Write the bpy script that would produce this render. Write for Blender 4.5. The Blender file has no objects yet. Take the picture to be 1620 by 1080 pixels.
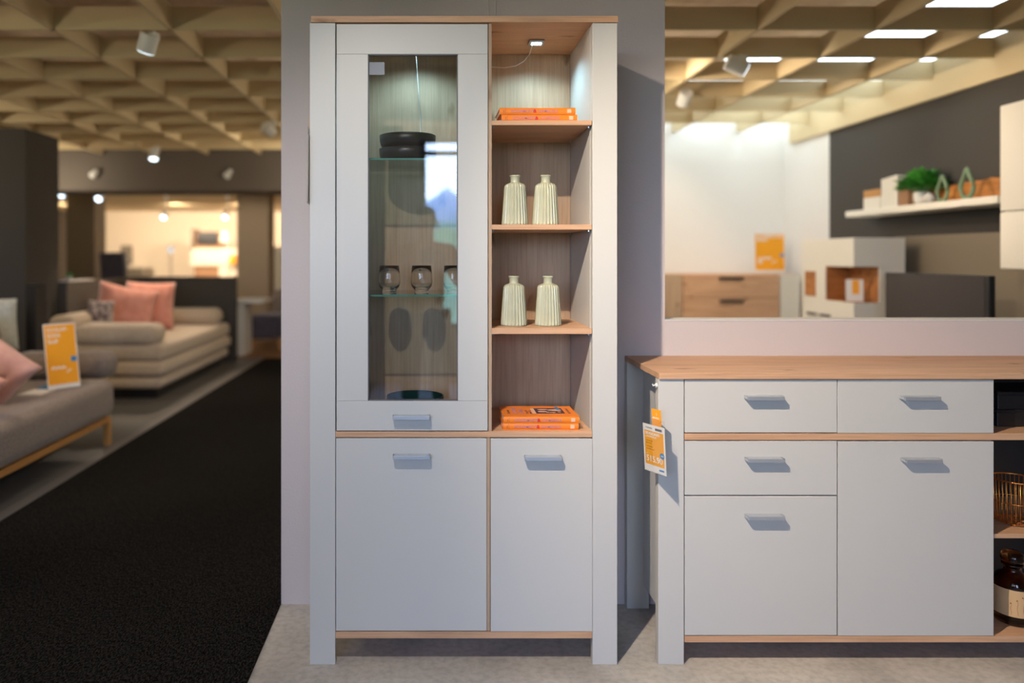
import bpy, bmesh, math, random
from mathutils import Matrix, Vector, noise
random.seed(7)
C = bpy.context.scene
COL = C.collection
PI = math.pi

# ------------------------------------------------------------------ camera, world, exposure, big lights
CAM_H, F = 1.292, 1150.0            # camera height (m), focal length in pixels of the 1620 px wide frame
cam = bpy.data.cameras.new('camera')
cam_ob = bpy.data.objects.new('camera', cam); COL.objects.link(cam_ob)
cam_ob.location = (0, 0, CAM_H); cam_ob.rotation_euler = (PI/2, 0, 0)
cam.sensor_width = 36; cam.lens = F/1620*36
cam.shift_x = 130/1620; cam.shift_y = -135/1620
cam.clip_start = 0.05; cam.clip_end = 2000
cam.dof.use_dof = True; cam.dof.focus_distance = 2.36; cam.dof.aperture_fstop = 0.95
C.camera = cam_ob
vs = C.view_settings
vs.view_transform = 'Standard'; vs.look = 'None'; vs.gamma = 1; vs.exposure = 0.0; vs.use_curve_mapping = False
C.cycles.max_bounces = 10; C.cycles.diffuse_bounces = 5; C.cycles.glossy_bounces = 4
C.cycles.transmission_bounces = 8; C.cycles.transparent_max_bounces = 12
C.cycles.sample_clamp_indirect = 4.0
C.cycles.caustics_reflective = False; C.cycles.caustics_refractive = False

SKY = 15
w = bpy.data.worlds.new('world'); C.world = w; w.use_nodes = True
nt = w.node_tree; nt.nodes.clear()
out = nt.nodes.new('ShaderNodeOutputWorld'); bg = nt.nodes.new('ShaderNodeBackground')
tc = nt.nodes.new('ShaderNodeTexCoord'); sp = nt.nodes.new('ShaderNodeSeparateXYZ'); rp = nt.nodes.new('ShaderNodeValToRGB')
rp.color_ramp.elements[0].position = 0.0; rp.color_ramp.elements[0].color = (0.62, 0.78, 1.0, 1)
rp.color_ramp.elements[1].position = 0.5; rp.color_ramp.elements[1].color = (0.32, 0.50, 1.0, 1)
nt.links.new(tc.outputs['Generated'], sp.inputs[0]); nt.links.new(sp.outputs['Z'], rp.inputs[0])
nt.links.new(rp.outputs[0], bg.inputs[0]); bg.inputs[1].default_value = SKY
nt.links.new(bg.outputs[0], out.inputs[0])

def light(kind, name, loc, target, power, color, **kw):
    l = bpy.data.lights.new(name, kind); l.energy = power; l.color = color
    o = bpy.data.objects.new(name, l); COL.objects.link(o); o.location = loc
    o.rotation_euler = (Vector(target)-Vector(loc)).to_track_quat('-Z', 'Y').to_euler()
    for k, v in kw.items(): setattr(l, k, v)
    return o
WARM = (1.0, 0.80, 0.60)
KEYCOL = (1.0, 0.80, 0.60)
# daylight enters through the shop window behind the camera (portal guides the sky light through it)
WINS, WZ1, WY = ((-0.10, 0.95, 0.55), (-3.0, -0.75, 1.3)), 2.49, -2.85
for WX0, WX1, WZ0 in WINS:
    p = light('AREA', 'window_daylight_portal', ((WX0+WX1)/2, WY+0.02, (WZ0+WZ1)/2), ((WX0+WX1)/2, 5, (WZ0+WZ1)/2), 1, (1, 1, 1),
              shape='RECTANGLE', size=WX1-WX0, size_y=WZ1-WZ0)
    p.data.cycles.is_portal = True
# main ceiling spot that lights the two cabinets
KEY = (-0.30, 0.98, 2.44)
light('SPOT', 'key_spot_light', KEY, (1.98, 2.3, 0.45), 272, KEYCOL, spot_size=math.radians(76), spot_blend=1.0, shadow_soft_size=0.018)
light('SPOT', 'upper_fill_beam', KEY, (0.95, 2.6, 2.15), 15, (1.0, 0.86, 0.74), spot_size=math.radians(64), spot_blend=1.0, shadow_soft_size=0.018)  # extra beam added at the key position to brighten the upper wall
light('SPOT', 'cabinet_fill_beam', KEY, (-0.05, 2.3, 0.62), 78, (1.0, 0.89, 0.80), spot_size=math.radians(92), spot_blend=1.0, shadow_soft_size=0.018)  # extra beam added at the key position to brighten the display cabinet

# ------------------------------------------------------------------ helpers
def X(px, Y): return (px-680)*Y/F
def Z(py, Y): return CAM_H-(py-405)*Y/F

def box(bm, x0, x1, y0, y1, z0, z1):
    v = [bm.verts.new(c) for c in ((x0,y0,z0),(x1,y0,z0),(x1,y1,z0),(x0,y1,z0),(x0,y0,z1),(x1,y0,z1),(x1,y1,z1),(x0,y1,z1))]
    for f in ((0,3,2,1),(4,5,6,7),(0,1,5,4),(1,2,6,5),(2,3,7,6),(3,0,4,7)): bm.faces.new([v[i] for i in f])
    return v
def lathe(bm, prof, seg=32, c=(0,0,0), ribs=0, amp=0, zr=None, caps=True):
    rings = []
    for r, z in prof:
        ring = []
        for i in range(seg):
            a = 2*PI*i/seg
            rr = r
            if ribs and zr[0] <= z <= zr[1]: rr = r*(1-amp*(0.5-0.5*math.cos(ribs*a)))
            ring.append(bm.verts.new((c[0]+rr*math.cos(a), c[1]+rr*math.sin(a), c[2]+z)))
        rings.append(ring)
    for a, b in zip(rings, rings[1:]):
        for i in range(seg):
            j = (i+1) % seg; bm.faces.new((a[i], a[j], b[j], b[i]))
    if caps:
        bm.faces.new(rings[0][::-1]); bm.faces.new(rings[-1])
def tube(bm, pts, r, seg=8, closed=False):
    pts = [Vector(p) for p in pts]; n = len(pts); rings = []
    for i, p_ in enumerate(pts):
        a = pts[(i-1) % n] if (closed or i > 0) else p_
        b = pts[(i+1) % n] if (closed or i < n-1) else p_
        t = (b-a).normalized()
        up = Vector((0,0,1)) if abs(t.z) < 0.95 else Vector((0,1,0))
        u = t.cross(up).normalized(); v = t.cross(u).normalized()
        rings.append([bm.verts.new(p_+u*r*math.cos(2*PI*k/seg)+v*r*math.sin(2*PI*k/seg)) for k in range(seg)])
    for i in range(n if closed else n-1):
        a, b = rings[i], rings[(i+1) % n]
        for k in range(seg): bm.faces.new((a[k], a[(k+1)%seg], b[(k+1)%seg], b[k]))
    if not closed: bm.faces.new(rings[0][::-1]); bm.faces.new(rings[-1])
def cyl(bm, c, r, h, axis, seg=24, r2=None):
    m = Vector((0,0,1)).rotation_difference(Vector(axis)).to_matrix().to_4x4(); m.translation = Vector(c)
    bmesh.ops.create_cone(bm, cap_ends=True, segments=seg, radius1=r, radius2=r if r2 is None else r2, depth=h, matrix=m)

def wloc(o):
    v = Vector((0,0,0))
    while o: v += o.location; o = o.parent
    return v
def obj(name, bm, mat, parent=None, world=False, smooth=False, bevel=0, seg=2, sub=0):
    """links a bmesh as ONE object; world=True: its coordinates are world coordinates"""
    if world and parent: bmesh.ops.translate(bm, vec=-wloc(parent), verts=bm.verts)
    bmesh.ops.recalc_face_normals(bm, faces=bm.faces)
    me = bpy.data.meshes.new(name); bm.to_mesh(me); bm.free()
    if smooth:
        for f in me.polygons: f.use_smooth = True
    me.materials.append(mat)
    o = bpy.data.objects.new(name, me); COL.objects.link(o); o.parent = parent
    if bevel:
        b = o.modifiers.new('bevel', 'BEVEL'); b.width = bevel; b.segments = seg; b.limit_method = 'ANGLE'
        if seg > 2:
            for f in me.polygons: f.use_smooth = True
    if sub:
        s = o.modifiers.new('sub', 'SUBSURF'); s.levels = sub; s.render_levels = sub
    return o
def bx(name, d, mat, parent=None, world=True, **kw):
    bm = bmesh.new(); box(bm, *d); return obj(name, bm, mat, parent, world, **kw)
def tag(o, label, cat, group=None):
    o['label'] = label; o['category'] = cat
    if group: o['group'] = group
    return o
def thing(name, label, cat, loc, group=None, rot=None):
    o = bpy.data.objects.new(name, None); COL.objects.link(o); o.location = loc
    o.empty_display_size = 0.05
    if rot: o.rotation_euler = rot
    return tag(o, label, cat, group)
def struct(name, bm, mat, parent=None, **kw):
    o = obj(name, bm, mat, parent, **kw); o['kind'] = 'structure'; return o
def sbox(name, d, mat, **kw):
    bm = bmesh.new(); box(bm, *d); return struct(name, bm, mat, **kw)
def dup(root, loc, label, rot=None):
    r = root.copy(); COL.objects.link(r); r.location = loc; r['label'] = label
    if rot: r.rotation_euler = rot
    for ch in list(root.children):
        c = ch.copy(); COL.objects.link(c); c.parent = r
        for g in ch.children:
            d = g.copy(); COL.objects.link(d); d.parent = c
    return r
def text(name, s, size, loc, mat, parent, rotz=0, align='LEFT', bold=0.0, sx=1.0):
    cu = bpy.data.curves.new(name, 'FONT'); cu.body = s; cu.size = size; cu.extrude = 0.0001; cu.offset = bold*size
    cu.align_x = align; cu.space_character = 1.0
    cu.materials.append(mat)
    tmp = bpy.data.objects.new(name, cu); me = bpy.data.meshes.new_from_object(tmp)
    bpy.data.objects.remove(tmp); me.name = name
    o = bpy.data.objects.new(name, me); COL.objects.link(o); o.parent = parent; o.location = loc
    o.rotation_euler = (0,0,rotz); o.scale = (sx,1,1); return o

# ------------------------------------------------------------------ materials
def new_mat(name):
    m = bpy.data.materials.new(name); m.use_nodes = True
    return m, m.node_tree, m.node_tree.nodes['Principled BSDF']
def mat(name, col, rough=0.5, metal=0, spec=0.5, var=0.0, vscale=8, bump=0.0, bscale=60, emit=None, es=0, sheen=0, coat=0):
    m, t, b = new_mat(name)
    b.inputs['Base Color'].default_value = (*col, 1); b.inputs['Roughness'].default_value = rough
    b.inputs['Metallic'].default_value = metal; b.inputs['Specular IOR Level'].default_value = spec
    b.inputs['Sheen Weight'].default_value = sheen; b.inputs['Coat Weight'].default_value = coat
    tcn = t.nodes.new('ShaderNodeTexCoord')
    if var:
        n = t.nodes.new('ShaderNodeTexNoise'); n.inputs['Scale'].default_value = vscale; n.inputs['Detail'].default_value = 5
        r = t.nodes.new('ShaderNodeValToRGB'); r.color_ramp.elements[0].position = 0.3; r.color_ramp.elements[1].position = 0.7
        r.color_ramp.elements[0].color = (*[c*(1-var) for c in col], 1); r.color_ramp.elements[1].color = (*[min(1, c*(1+var)) for c in col], 1)
        t.links.new(tcn.outputs['Object'], n.inputs['Vector']); t.links.new(n.outputs[0], r.inputs[0]); t.links.new(r.outputs[0], b.inputs['Base Color'])
    if bump:
        n = t.nodes.new('ShaderNodeTexNoise'); n.inputs['Scale'].default_value = bscale; n.inputs['Detail'].default_value = 4
        bp = t.nodes.new('ShaderNodeBump'); bp.inputs['Strength'].default_value = bump; bp.inputs['Distance'].default_value = 0.004
        t.links.new(tcn.outputs['Object'], n.inputs['Vector']); t.links.new(n.outputs[0], bp.inputs['Height']); t.links.new(bp.outputs[0], b.inputs['Normal'])
    if emit:
        b.inputs['Emission Color'].default_value = (*emit, 1); b.inputs['Emission Strength'].default_value = es
    return m
def oak(name, axis, light_c=(0.69,0.43,0.26), dark_c=(0.57,0.335,0.20), rough=0.5, knots=True):
    m, t, b = new_mat(name)
    b.inputs['Roughness'].default_value = rough; b.inputs['Specular IOR Level'].default_value = 0.35
    tcn = t.nodes.new('ShaderNodeTexCoord')
    def mp(along, across):
        n = t.nodes.new('ShaderNodeMapping'); s = [across]*3; s['XYZ'.index(axis)] = along
        n.inputs['Scale'].default_value = s; t.links.new(tcn.outputs['Object'], n.inputs['Vector']); return n
    def nz(along, across, detail, dist):
        a = mp(along, across); n = t.nodes.new('ShaderNodeTexNoise'); n.inputs['Scale'].default_value = 1
        n.inputs['Detail'].default_value = detail; n.inputs['Distortion'].default_value = dist
        t.links.new(a.outputs[0], n.inputs['Vector']); return n
    a = nz(1.0, 9, 5, 1.6); fine = nz(6, 260, 3, 0.2)
    r = t.nodes.new('ShaderNodeValToRGB'); r.color_ramp.elements[0].position = 0.30; r.color_ramp.elements[1].position = 0.62
    r.color_ramp.elements[0].color = (*dark_c, 1); r.color_ramp.elements[1].color = (*light_c, 1)
    t.links.new(a.outputs[0], r.inputs[0])
    r2 = t.nodes.new('ShaderNodeValToRGB'); r2.color_ramp.elements[0].position = 0.36; r2.color_ramp.elements[1].position = 0.56
    r2.color_ramp.elements[0].color = (0.86,0.84,0.82,1); r2.color_ramp.elements[1].color = (1,1,1,1)
    t.links.new(fine.outputs[0], r2.inputs[0])
    mx = t.nodes.new('ShaderNodeMix'); mx.data_type = 'RGBA'; mx.blend_type = 'MULTIPLY'; mx.inputs[0].default_value = 1
    t.links.new(r.outputs[0], mx.inputs[6]); t.links.new(r2.outputs[0], mx.inputs[7])
    last = mx.outputs[2]
    if knots:
        k = mp(3.4, 8.0); vo = t.nodes.new('ShaderNodeTexVoronoi'); vo.inputs['Scale'].default_value = 1
        nn = t.nodes.new('ShaderNodeTexNoise'); nn.inputs['Scale'].default_value = 6; t.links.new(k.outputs[0], nn.inputs['Vector'])
        ad = t.nodes.new('ShaderNodeMix'); ad.data_type = 'RGBA'; ad.blend_type = 'ADD'; ad.inputs[0].default_value = 0.28
        t.links.new(k.outputs[0], ad.inputs[6]); t.links.new(nn.outputs['Color'], ad.inputs[7]); t.links.new(ad.outputs[2], vo.inputs['Vector'])
        r3 = t.nodes.new('ShaderNodeValToRGB'); r3.color_ramp.elements[0].position = 0.04; r3.color_ramp.elements[1].position = 0.14
        r3.color_ramp.elements[0].color = (0.55,0.47,0.40,1); r3.color_ramp.elements[1].color = (1,1,1,1)
        t.links.new(vo.outputs['Distance'], r3.inputs[0])
        m2 = t.nodes.new('ShaderNodeMix'); m2.data_type = 'RGBA'; m2.blend_type = 'MULTIPLY'; m2.inputs[0].default_value = 1
        t.links.new(last, m2.inputs[6]); t.links.new(r3.outputs[0], m2.inputs[7]); last = m2.outputs[2]
    t.links.new(last, b.inputs['Base Color'])
    return m
def pane_mat(name, tint=(0.93,0.97,0.96), k=1.7):
    m = bpy.data.materials.new(name); m.use_nodes = True; t = m.node_tree; t.nodes.clear()
    o = t.nodes.new('ShaderNodeOutputMaterial'); tr = t.nodes.new('ShaderNodeBsdfTransparent'); tr.inputs[0].default_value = (*tint,1)
    g = t.nodes.new('ShaderNodeBsdfGlossy'); g.inputs['Roughness'].default_value = 0.0
    fr = t.nodes.new('ShaderNodeFresnel'); fr.inputs[0].default_value = 1.5
    mu = t.nodes.new('ShaderNodeMath'); mu.operation = 'MULTIPLY'; mu.inputs[1].default_value = k; mu.use_clamp = True
    mx = t.nodes.new('ShaderNodeMixShader')
    ge = t.nodes.new('ShaderNodeNewGeometry'); io = t.nodes.new('ShaderNodeMath'); io.operation = 'MULTIPLY_ADD'
    io.inputs[1].default_value = 1/1.5-1.5; io.inputs[2].default_value = 1.5     # same index from both sides of the thin sheet
    t.links.new(ge.outputs['Backfacing'], io.inputs[0]); t.links.new(io.outputs[0], fr.inputs[0])
    t.links.new(fr.outputs[0], mu.inputs[0]); t.links.new(mu.outputs[0], mx.inputs[0]); t.links.new(tr.outputs[0], mx.inputs[1]); t.links.new(g.outputs[0], mx.inputs[2])
    t.links.new(mx.outputs[0], o.inputs[0]); return m
def glass_mat(name, col, ior=1.5, rough=0.0):
    m, t, b = new_mat(name); b.inputs['Base Color'].default_value = (*col,1); b.inputs['Transmission Weight'].default_value = 1
    b.inputs['IOR'].default_value = ior; b.inputs['Roughness'].default_value = rough; return m
def fabric(name, c1, c2, scale=300, bump=0.4, sheen=0.3):
    m, t, b = new_mat(name); b.inputs['Roughness'].default_value = 0.95; b.inputs['Specular IOR Level'].default_value = 0.1; b.inputs['Sheen Weight'].default_value = sheen
    tcn = t.nodes.new('ShaderNodeTexCoord'); n = t.nodes.new('ShaderNodeTexNoise'); n.inputs['Scale'].default_value = scale; n.inputs['Detail'].default_value = 3
    r = t.nodes.new('ShaderNodeValToRGB'); r.color_ramp.elements[0].position = 0.35; r.color_ramp.elements[1].position = 0.65
    r.color_ramp.elements[0].color = (*c1,1); r.color_ramp.elements[1].color = (*c2,1)
    bp = t.nodes.new('ShaderNodeBump'); bp.inputs['Strength'].default_value = bump; bp.inputs['Distance'].default_value = 0.003
    t.links.new(tcn.outputs['Object'], n.inputs['Vector']); t.links.new(n.outputs[0], r.inputs[0]); t.links.new(r.outputs[0], b.inputs['Base Color'])
    t.links.new(n.outputs[0], bp.inputs['Height']); t.links.new(bp.outputs[0], b.inputs['Normal']); return m
def concrete(name):
    m, t, b = new_mat(name); b.inputs['Roughness'].default_value = 0.62
    tcn = t.nodes.new('ShaderNodeTexCoord')
    n = t.nodes.new('ShaderNodeTexNoise'); n.inputs['Scale'].default_value = 3.2; n.inputs['Detail'].default_value = 8; n.inputs['Distortion'].default_value = 0.6
    r = t.nodes.new('ShaderNodeValToRGB'); r.color_ramp.elements[0].position = 0.3; r.color_ramp.elements[1].position = 0.7
    r.color_ramp.elements[0].color = (0.40,0.385,0.36,1); r.color_ramp.elements[1].color = (0.60,0.575,0.53,1)
    n2 = t.nodes.new('ShaderNodeTexNoise'); n2.inputs['Scale'].default_value = 45; n2.inputs['Detail'].default_value = 4
    r2 = t.nodes.new('ShaderNodeValToRGB'); r2.color_ramp.elements[0].position = 0.3; r2.color_ramp.elements[1].position = 0.6
    r2.color_ramp.elements[0].color = (0.78,0.78,0.78,1); r2.color_ramp.elements[1].color = (1,1,1,1)
    mx = t.nodes.new('ShaderNodeMix'); mx.data_type = 'RGBA'; mx.blend_type = 'MULTIPLY'; mx.inputs[0].default_value = 1
    for q in (n, n2): t.links.new(tcn.outputs['Object'], q.inputs['Vector'])
    t.links.new(n.outputs[0], r.inputs[0]); t.links.new(n2.outputs[0], r2.inputs[0]); t.links.new(r.outputs[0], mx.inputs[6]); t.links.new(r2.outputs[0], mx.inputs[7])
    t.links.new(mx.outputs[2], b.inputs['Base Color'])
    bp = t.nodes.new('ShaderNodeBump'); bp.inputs['Strength'].default_value = 0.15; bp.inputs['Distance'].default_value = 0.002
    t.links.new(n2.outputs[0], bp.inputs['Height']); t.links.new(bp.outputs[0], b.inputs['Normal']); return m
def carpet_mat(name):
    m, t, b = new_mat(name); b.inputs['Roughness'].default_value = 1.0; b.inputs['Specular IOR Level'].default_value = 0.05
    tcn = t.nodes.new('ShaderNodeTexCoord'); mpn = t.nodes.new('ShaderNodeMapping'); mpn.inputs['Scale'].default_value = (1, 0.45, 1)
    n = t.nodes.new('ShaderNodeTexNoise'); n.inputs['Scale'].default_value = 190; n.inputs['Detail'].default_value = 3
    r = t.nodes.new('ShaderNodeValToRGB'); r.color_ramp.elements[0].position = 0.40; r.color_ramp.elements[1].position = 0.74
    r.color_ramp.elements[0].color = (0.0015,0.0015,0.0015,1); r.color_ramp.elements[1].color = (0.036,0.033,0.030,1)
    t.links.new(tcn.outputs['Object'], mpn.inputs['Vector']); t.links.new(mpn.outputs[0], n.inputs['Vector']); t.links.new(n.outputs[0], r.inputs[0]); t.links.new(r.outputs[0], b.inputs['Base Color'])
    bp = t.nodes.new('ShaderNodeBump'); bp.inputs['Strength'].default_value = 0.8; bp.inputs['Distance'].default_value = 0.004
    t.links.new(n.outputs[0], bp.inputs['Height']); t.links.new(bp.outputs[0], b.inputs['Normal']); return m

M = dict(
    lacquer=mat('grey_lacquer', (0.60,0.60,0.575), 0.42, spec=0.4),
    wall=mat('wall_paint', (0.62,0.555,0.545), 0.9, bump=0.25, bscale=120),
    wall_white=mat('white_paint', (0.78,0.77,0.75), 0.9),
    wall_dark=mat('dark_paint', (0.055,0.05,0.045), 0.85),
    wall_mid=mat('umber_paint', (0.10,0.085,0.07), 0.85),
    column=mat('brown_paint', (0.20,0.16,0.12), 0.9),
    beige=mat('beige_paint', (0.40,0.32,0.23), 0.9),
    cream_wall=mat('cream_paint', (0.72,0.62,0.48), 0.9),
    grid=mat('grid_cream', (0.62,0.50,0.30), 0.75),
    slab=mat('ceiling_board', (0.62,0.49,0.37), 0.95, var=0.12, vscale=9),
    soffit=mat('soffit_brown', (0.12,0.10,0.085), 0.9),
    concrete=concrete('concrete'), carpet=carpet_mat('carpet_black'),
    strip=mat('edging_grey', (0.17,0.16,0.155), 0.5),
    wood_floor=oak('wood_floor', 'Y', (0.30,0.15,0.07), (0.2,0.1,0.04), knots=False),
    oak_x=oak('oak_x', 'X'), oak_z=oak('oak_z', 'Z', (0.54,0.39,0.265), (0.45,0.315,0.21)), oak_y=oak('oak_y', 'Y'),
    oak_dark=oak('oak_warm', 'X', (0.52,0.22,0.07), (0.30,0.11,0.03)),
    steel=mat('brushed_metal', (0.62,0.66,0.70), 0.32, metal=1),
    handle=mat('satin_grey', (0.55,0.60,0.66), 0.35, metal=0.6),
    white=mat('white_plastic', (0.80,0.80,0.78), 0.4),
    paper=mat('paper', (0.82,0.80,0.77), 0.7),
    orange=mat('orange_print', (0.95,0.36,0.02), 0.5),
    amber=mat('amber_print', (0.92,0.40,0.015), 0.5),
    book_orange=mat('book_orange', (0.95,0.26,0.02), 0.35),
    red=mat('red_print', (0.75,0.02,0.03), 0.5), lilac=mat('lilac_print', (0.50,0.22,0.35), 0.5),
    blue=mat('blue_print', (0.02,0.22,0.50), 0.5), grey_print=mat('grey_print', (0.12,0.12,0.13), 0.6),
    plum=mat('plum_print', (0.07,0.03,0.06), 0.5), peach=mat('peach_print', (0.85,0.55,0.38), 0.5),
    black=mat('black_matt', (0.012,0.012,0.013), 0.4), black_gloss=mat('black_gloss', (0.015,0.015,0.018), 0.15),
    bowl=mat('bowl_black', (0.010,0.011,0.012), 0.38), bowl_green=mat('bowl_glaze', (0.010,0.040,0.034), 0.12, coat=0.5),
    vase=mat('sage_glaze', (0.48,0.49,0.35), 0.28, var=0.05, vscale=30, coat=0.3),
    pane=pane_mat('door_glass', (0.975,0.985,0.98), 2.2), pocket=pane_mat('clear_plastic', (0.975,0.98,0.985), 1.2),
    shelf_glass=pane_mat('shelf_glass', (0.88,0.95,0.92), 1.8),
    glass_edge=mat('glass_edge', (0.05,0.22,0.17), 0.15),
    tumbler=glass_mat('tumbler_glass', (1,1,1), 1.45), brown_glass=glass_mat('brown_glass', (0.28,0.09,0.02), 1.5),
    kraft=mat('kraft_label', (0.62,0.42,0.22), 0.8), rust=mat('rust_print', (0.35,0.08,0.02), 0.8), twine=mat('twine', (0.6,0.48,0.3), 0.9),
    copper=mat('copper_wire', (0.85,0.36,0.08), 0.3, metal=1), cork=mat('cork', (0.30,0.16,0.08), 0.7),
    sofa_grey=fabric('grey_tweed', (0.16,0.125,0.105), (0.30,0.245,0.21), 130), sofa_cream=fabric('cream_weave', (0.50,0.40,0.29), (0.62,0.52,0.40), 60),
    pink=fabric('pink_velvet', (0.72,0.30,0.22), (0.82,0.38,0.29), 12, 0.2, 0.6), pink_sheen=fabric('pink_satin', (0.62,0.34,0.30), (0.74,0.44,0.39), 10, 0.3, 0.4),
    off_white=fabric('off_white_cloth', (0.50,0.52,0.46), (0.62,0.64,0.58), 40), patterned=fabric('patterned_cloth', (0.06,0.04,0.06), (0.6,0.5,0.45), 26),
    dusk=fabric('dusk_cloth', (0.06,0.055,0.075), (0.10,0.09,0.12), 30),
    leg_wood=mat('honey_wood', (0.50,0.25,0.07), 0.45), leaf=mat('leaf_green', (0.05,0.26,0.03), 0.5, var=0.4, vscale=20),
    sage=mat('sage_ceramic', (0.16,0.25,0.15), 0.4), stone=mat('pale_stone', (0.6,0.58,0.55), 0.7), taupe=mat('taupe_lacquer', (0.20,0.165,0.12), 0.5),
    cream=mat('cream_lacquer', (0.80,0.77,0.69), 0.4), tv=mat('tv_screen', (0.035,0.03,0.032), 0.25),
    led=mat('led', (1,1,1), 0.4, emit=(0.75,0.95,1.0), es=14), lens=mat('lit_lens', (1,1,1), 0.4, emit=(0.72,0.88,1.0), es=5),
    globe=mat('globe_lit', (0.9,0.9,0.9), 0.4, emit=(0.75,0.88,1.0), es=0.6),
    skylight=mat('skylight_pane', (0.8,0.9,1), 0.4, emit=(0.78,0.92,1.0), es=4.6),
    snow=mat('snow', (0.85,0.88,0.95), 0.9), rock=mat('rock_blue', (0.20,0.27,0.42), 0.9, var=0.25, vscale=0.2), meadow=mat('meadow', (0.10,0.20,0.07), 0.9, var=0.5, vscale=0.3),
)

# ------------------------------------------------------------------ room shell
GZ = 2.492                                   # underside of the open ceiling grid
XL, XR, YB = -9.0, 3.44, 18.0
sbox('floor', (XL, 5.2, -2.95, YB, -0.12, 0.0), M['concrete'])
bm = bmesh.new(); box(bm, -2.085, -0.552, -2.8, 9.2, 0.0005, 0.006)
tag(obj('aisle_carpet', bm, M['carpet']), 'black speckled carpet runner along the aisle left of the cabinets', 'carpet')
sbox('trim_1', (-2.155, -2.085, -2.8, 9.2, 0.0005, 0.008), M['strip'])
bm = bmesh.new(); box(bm, -2.9, -0.2, 9.2, YB, 0.0005, 0.006)
struct('floor_far', bm, M['wood_floor'])
sbox('floor_left_dim', (XL, -2.155, -2.8, 9.2, 0.0005, 0.004), mat('dimmed_floor', (0.11,0.105,0.10), 0.5, var=0.12, vscale=4))  # darker grey stands in for the weaker light over this floor
# pillar + breast wall right of it, with the long opening above
bm = bmesh.new()
box(bm, -0.552, 0.873, 2.70, 2.80, 0, 2.95)
box(bm, 0.873, XR, 2.70, 2.80, 0, 1.052)
struct('wall_front', bm, M['wall'])
sbox('trim_3', (0.874, XR, 2.698, 2.80, 1.0523, 1.056), M['wall_white'])
# upper slab, open grid
sbox('ceiling', (XL, 5.2, -2.95, YB, 2.95, 3.05), M['slab'])
bm = bmesh.new()
T_ = 0.011
n = -8
while True:
    gx = 1.2*(-1.149+0.5205*n)
    if gx > XR-0.05: break
    if gx > -8.5: box(bm, gx-T_, gx+T_, -2.8, 8.6, GZ, GZ+0.125)
    n += 1
for k in range(-12, 9):
    gy = 3.864+0.538*k
    if -2.8 < gy < 8.6: box(bm, -8.5, XR-0.02, gy-T_, gy+T_, GZ, GZ+0.124)
struct('ceiling_grid', bm, M['grid'])
# soffit at the far end of the grid (left) and ceiling of the room beyond
sbox('ceiling_soffit', (-8.9, 0.2, 8.62, 9.3, 2.07, 2.95), M['soffit'])
sbox('ceiling_far', (-8.9, 0.2, 9.3, YB, 2.40, 2.48), M['grid'])
sbox('wall_back', (XL, 0.2, YB, YB+0.1, 0, 2.95), M['cream_wall'])
sbox('wall_left', (XL-0.1, XL, -2.95, YB, 0, 2.95), M['wall_mid'])
# right showroom
sbox('wall_far', (0.2, 5.2, 7.07, 7.17, 0, 2.95), M['wall_white'])
sbox('wall_divider', (0.1, 0.2, 7.07, YB, 0, 2.95), M['wall_white'])
bm = bmesh.new(); box(bm, XR, XR+0.1, 6.26, 7.07, 0, 2.62); struct('wall_right_white', bm, M['wall_white'])
bm = bmesh.new(); box(bm, XR, XR+0.1, 2.8, 6.26, 0, 2.36); struct('wall_right_dark', bm, M['wall_dark'])
bm = bmesh.new(); box(bm, XR-0.03, XR+0.1, 2.8, 6.9, 2.36, 2.62); struct('trim_2', bm, M['grid'])
for i, (x0, x1, y0, y1) in enumerate(((3.1,5.0,4.5,5.6),(2.5,5.0,5.75,6.4),(1.3,5.0,6.5,7.0))):
    o = sbox('window_%d' % (i+2), (x0, x1, y0, y1, 2.94, 2.951), M['skylight'])
# wall behind the camera with the shop window, side walls
bm = bmesh.new()
for d in ((XL, -3.0, WY-0.1, WY, 0, 2.95), (-0.75, -0.10, WY-0.1, WY, 0, 2.95), (0.95, 5.2, WY-0.1, WY, 0, 2.95)): box(bm, *d)
for x0, x1, WZ0 in WINS: box(bm, x0, x1, WY-0.1, WY, 0, WZ0); box(bm, x0, x1, WY-0.1, WY, WZ1, 2.95)
struct('wall_behind', bm, M['wall'])
bm = bmesh.new(); box(bm, 5.1, 5.2, WY, 7.07, 0, 2.95); struct('wall_side', bm, M['wall'])
bm = bmesh.new(); box(bm, XR+0.1, 5.2, 2.7, 2.8, 0, 2.95); struct('wall_side_return', bm, M['wall'])
for i, (x0, x1, WZ0) in enumerate(WINS):
    bm = bmesh.new()
    for x in (x0, (x0+x1)/2+0.3, x1-0.06): box(bm, x, x+0.06, WY-0.08, WY-0.02, WZ0, WZ1)
    for z0, z1 in ((2.33, 2.38), (WZ0, WZ0+0.05), (WZ1-0.03, WZ1)): box(bm, x0, x1, WY-0.08, WY-0.02, z0, z1)
    struct('window_1' if i == 0 else 'window_5', bm, M['strip'])
# left dividers
sbox('wall_divider_tall', (-5.0, -3.6, 6.47, 7.05, 0, 2.43), M['wall_dark'])
sbox('wall_divider_low', (-3.60, -3.52, 7.05, 8.98, 0, 1.04), M['wall_mid'])
sbox('wall_divider_end', (-3.52, -2.38, 8.90, 8.98, 0, 1.04), M['wall_dark'])
sbox('column_brown', (X(105,12), X(150,12), 12, 12.4, 0, 2.40), M['column'])
sbox('column_beige', (X(375,11), X(425,11), 11, 11.4, 0, 2.40), M['beige'])

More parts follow.
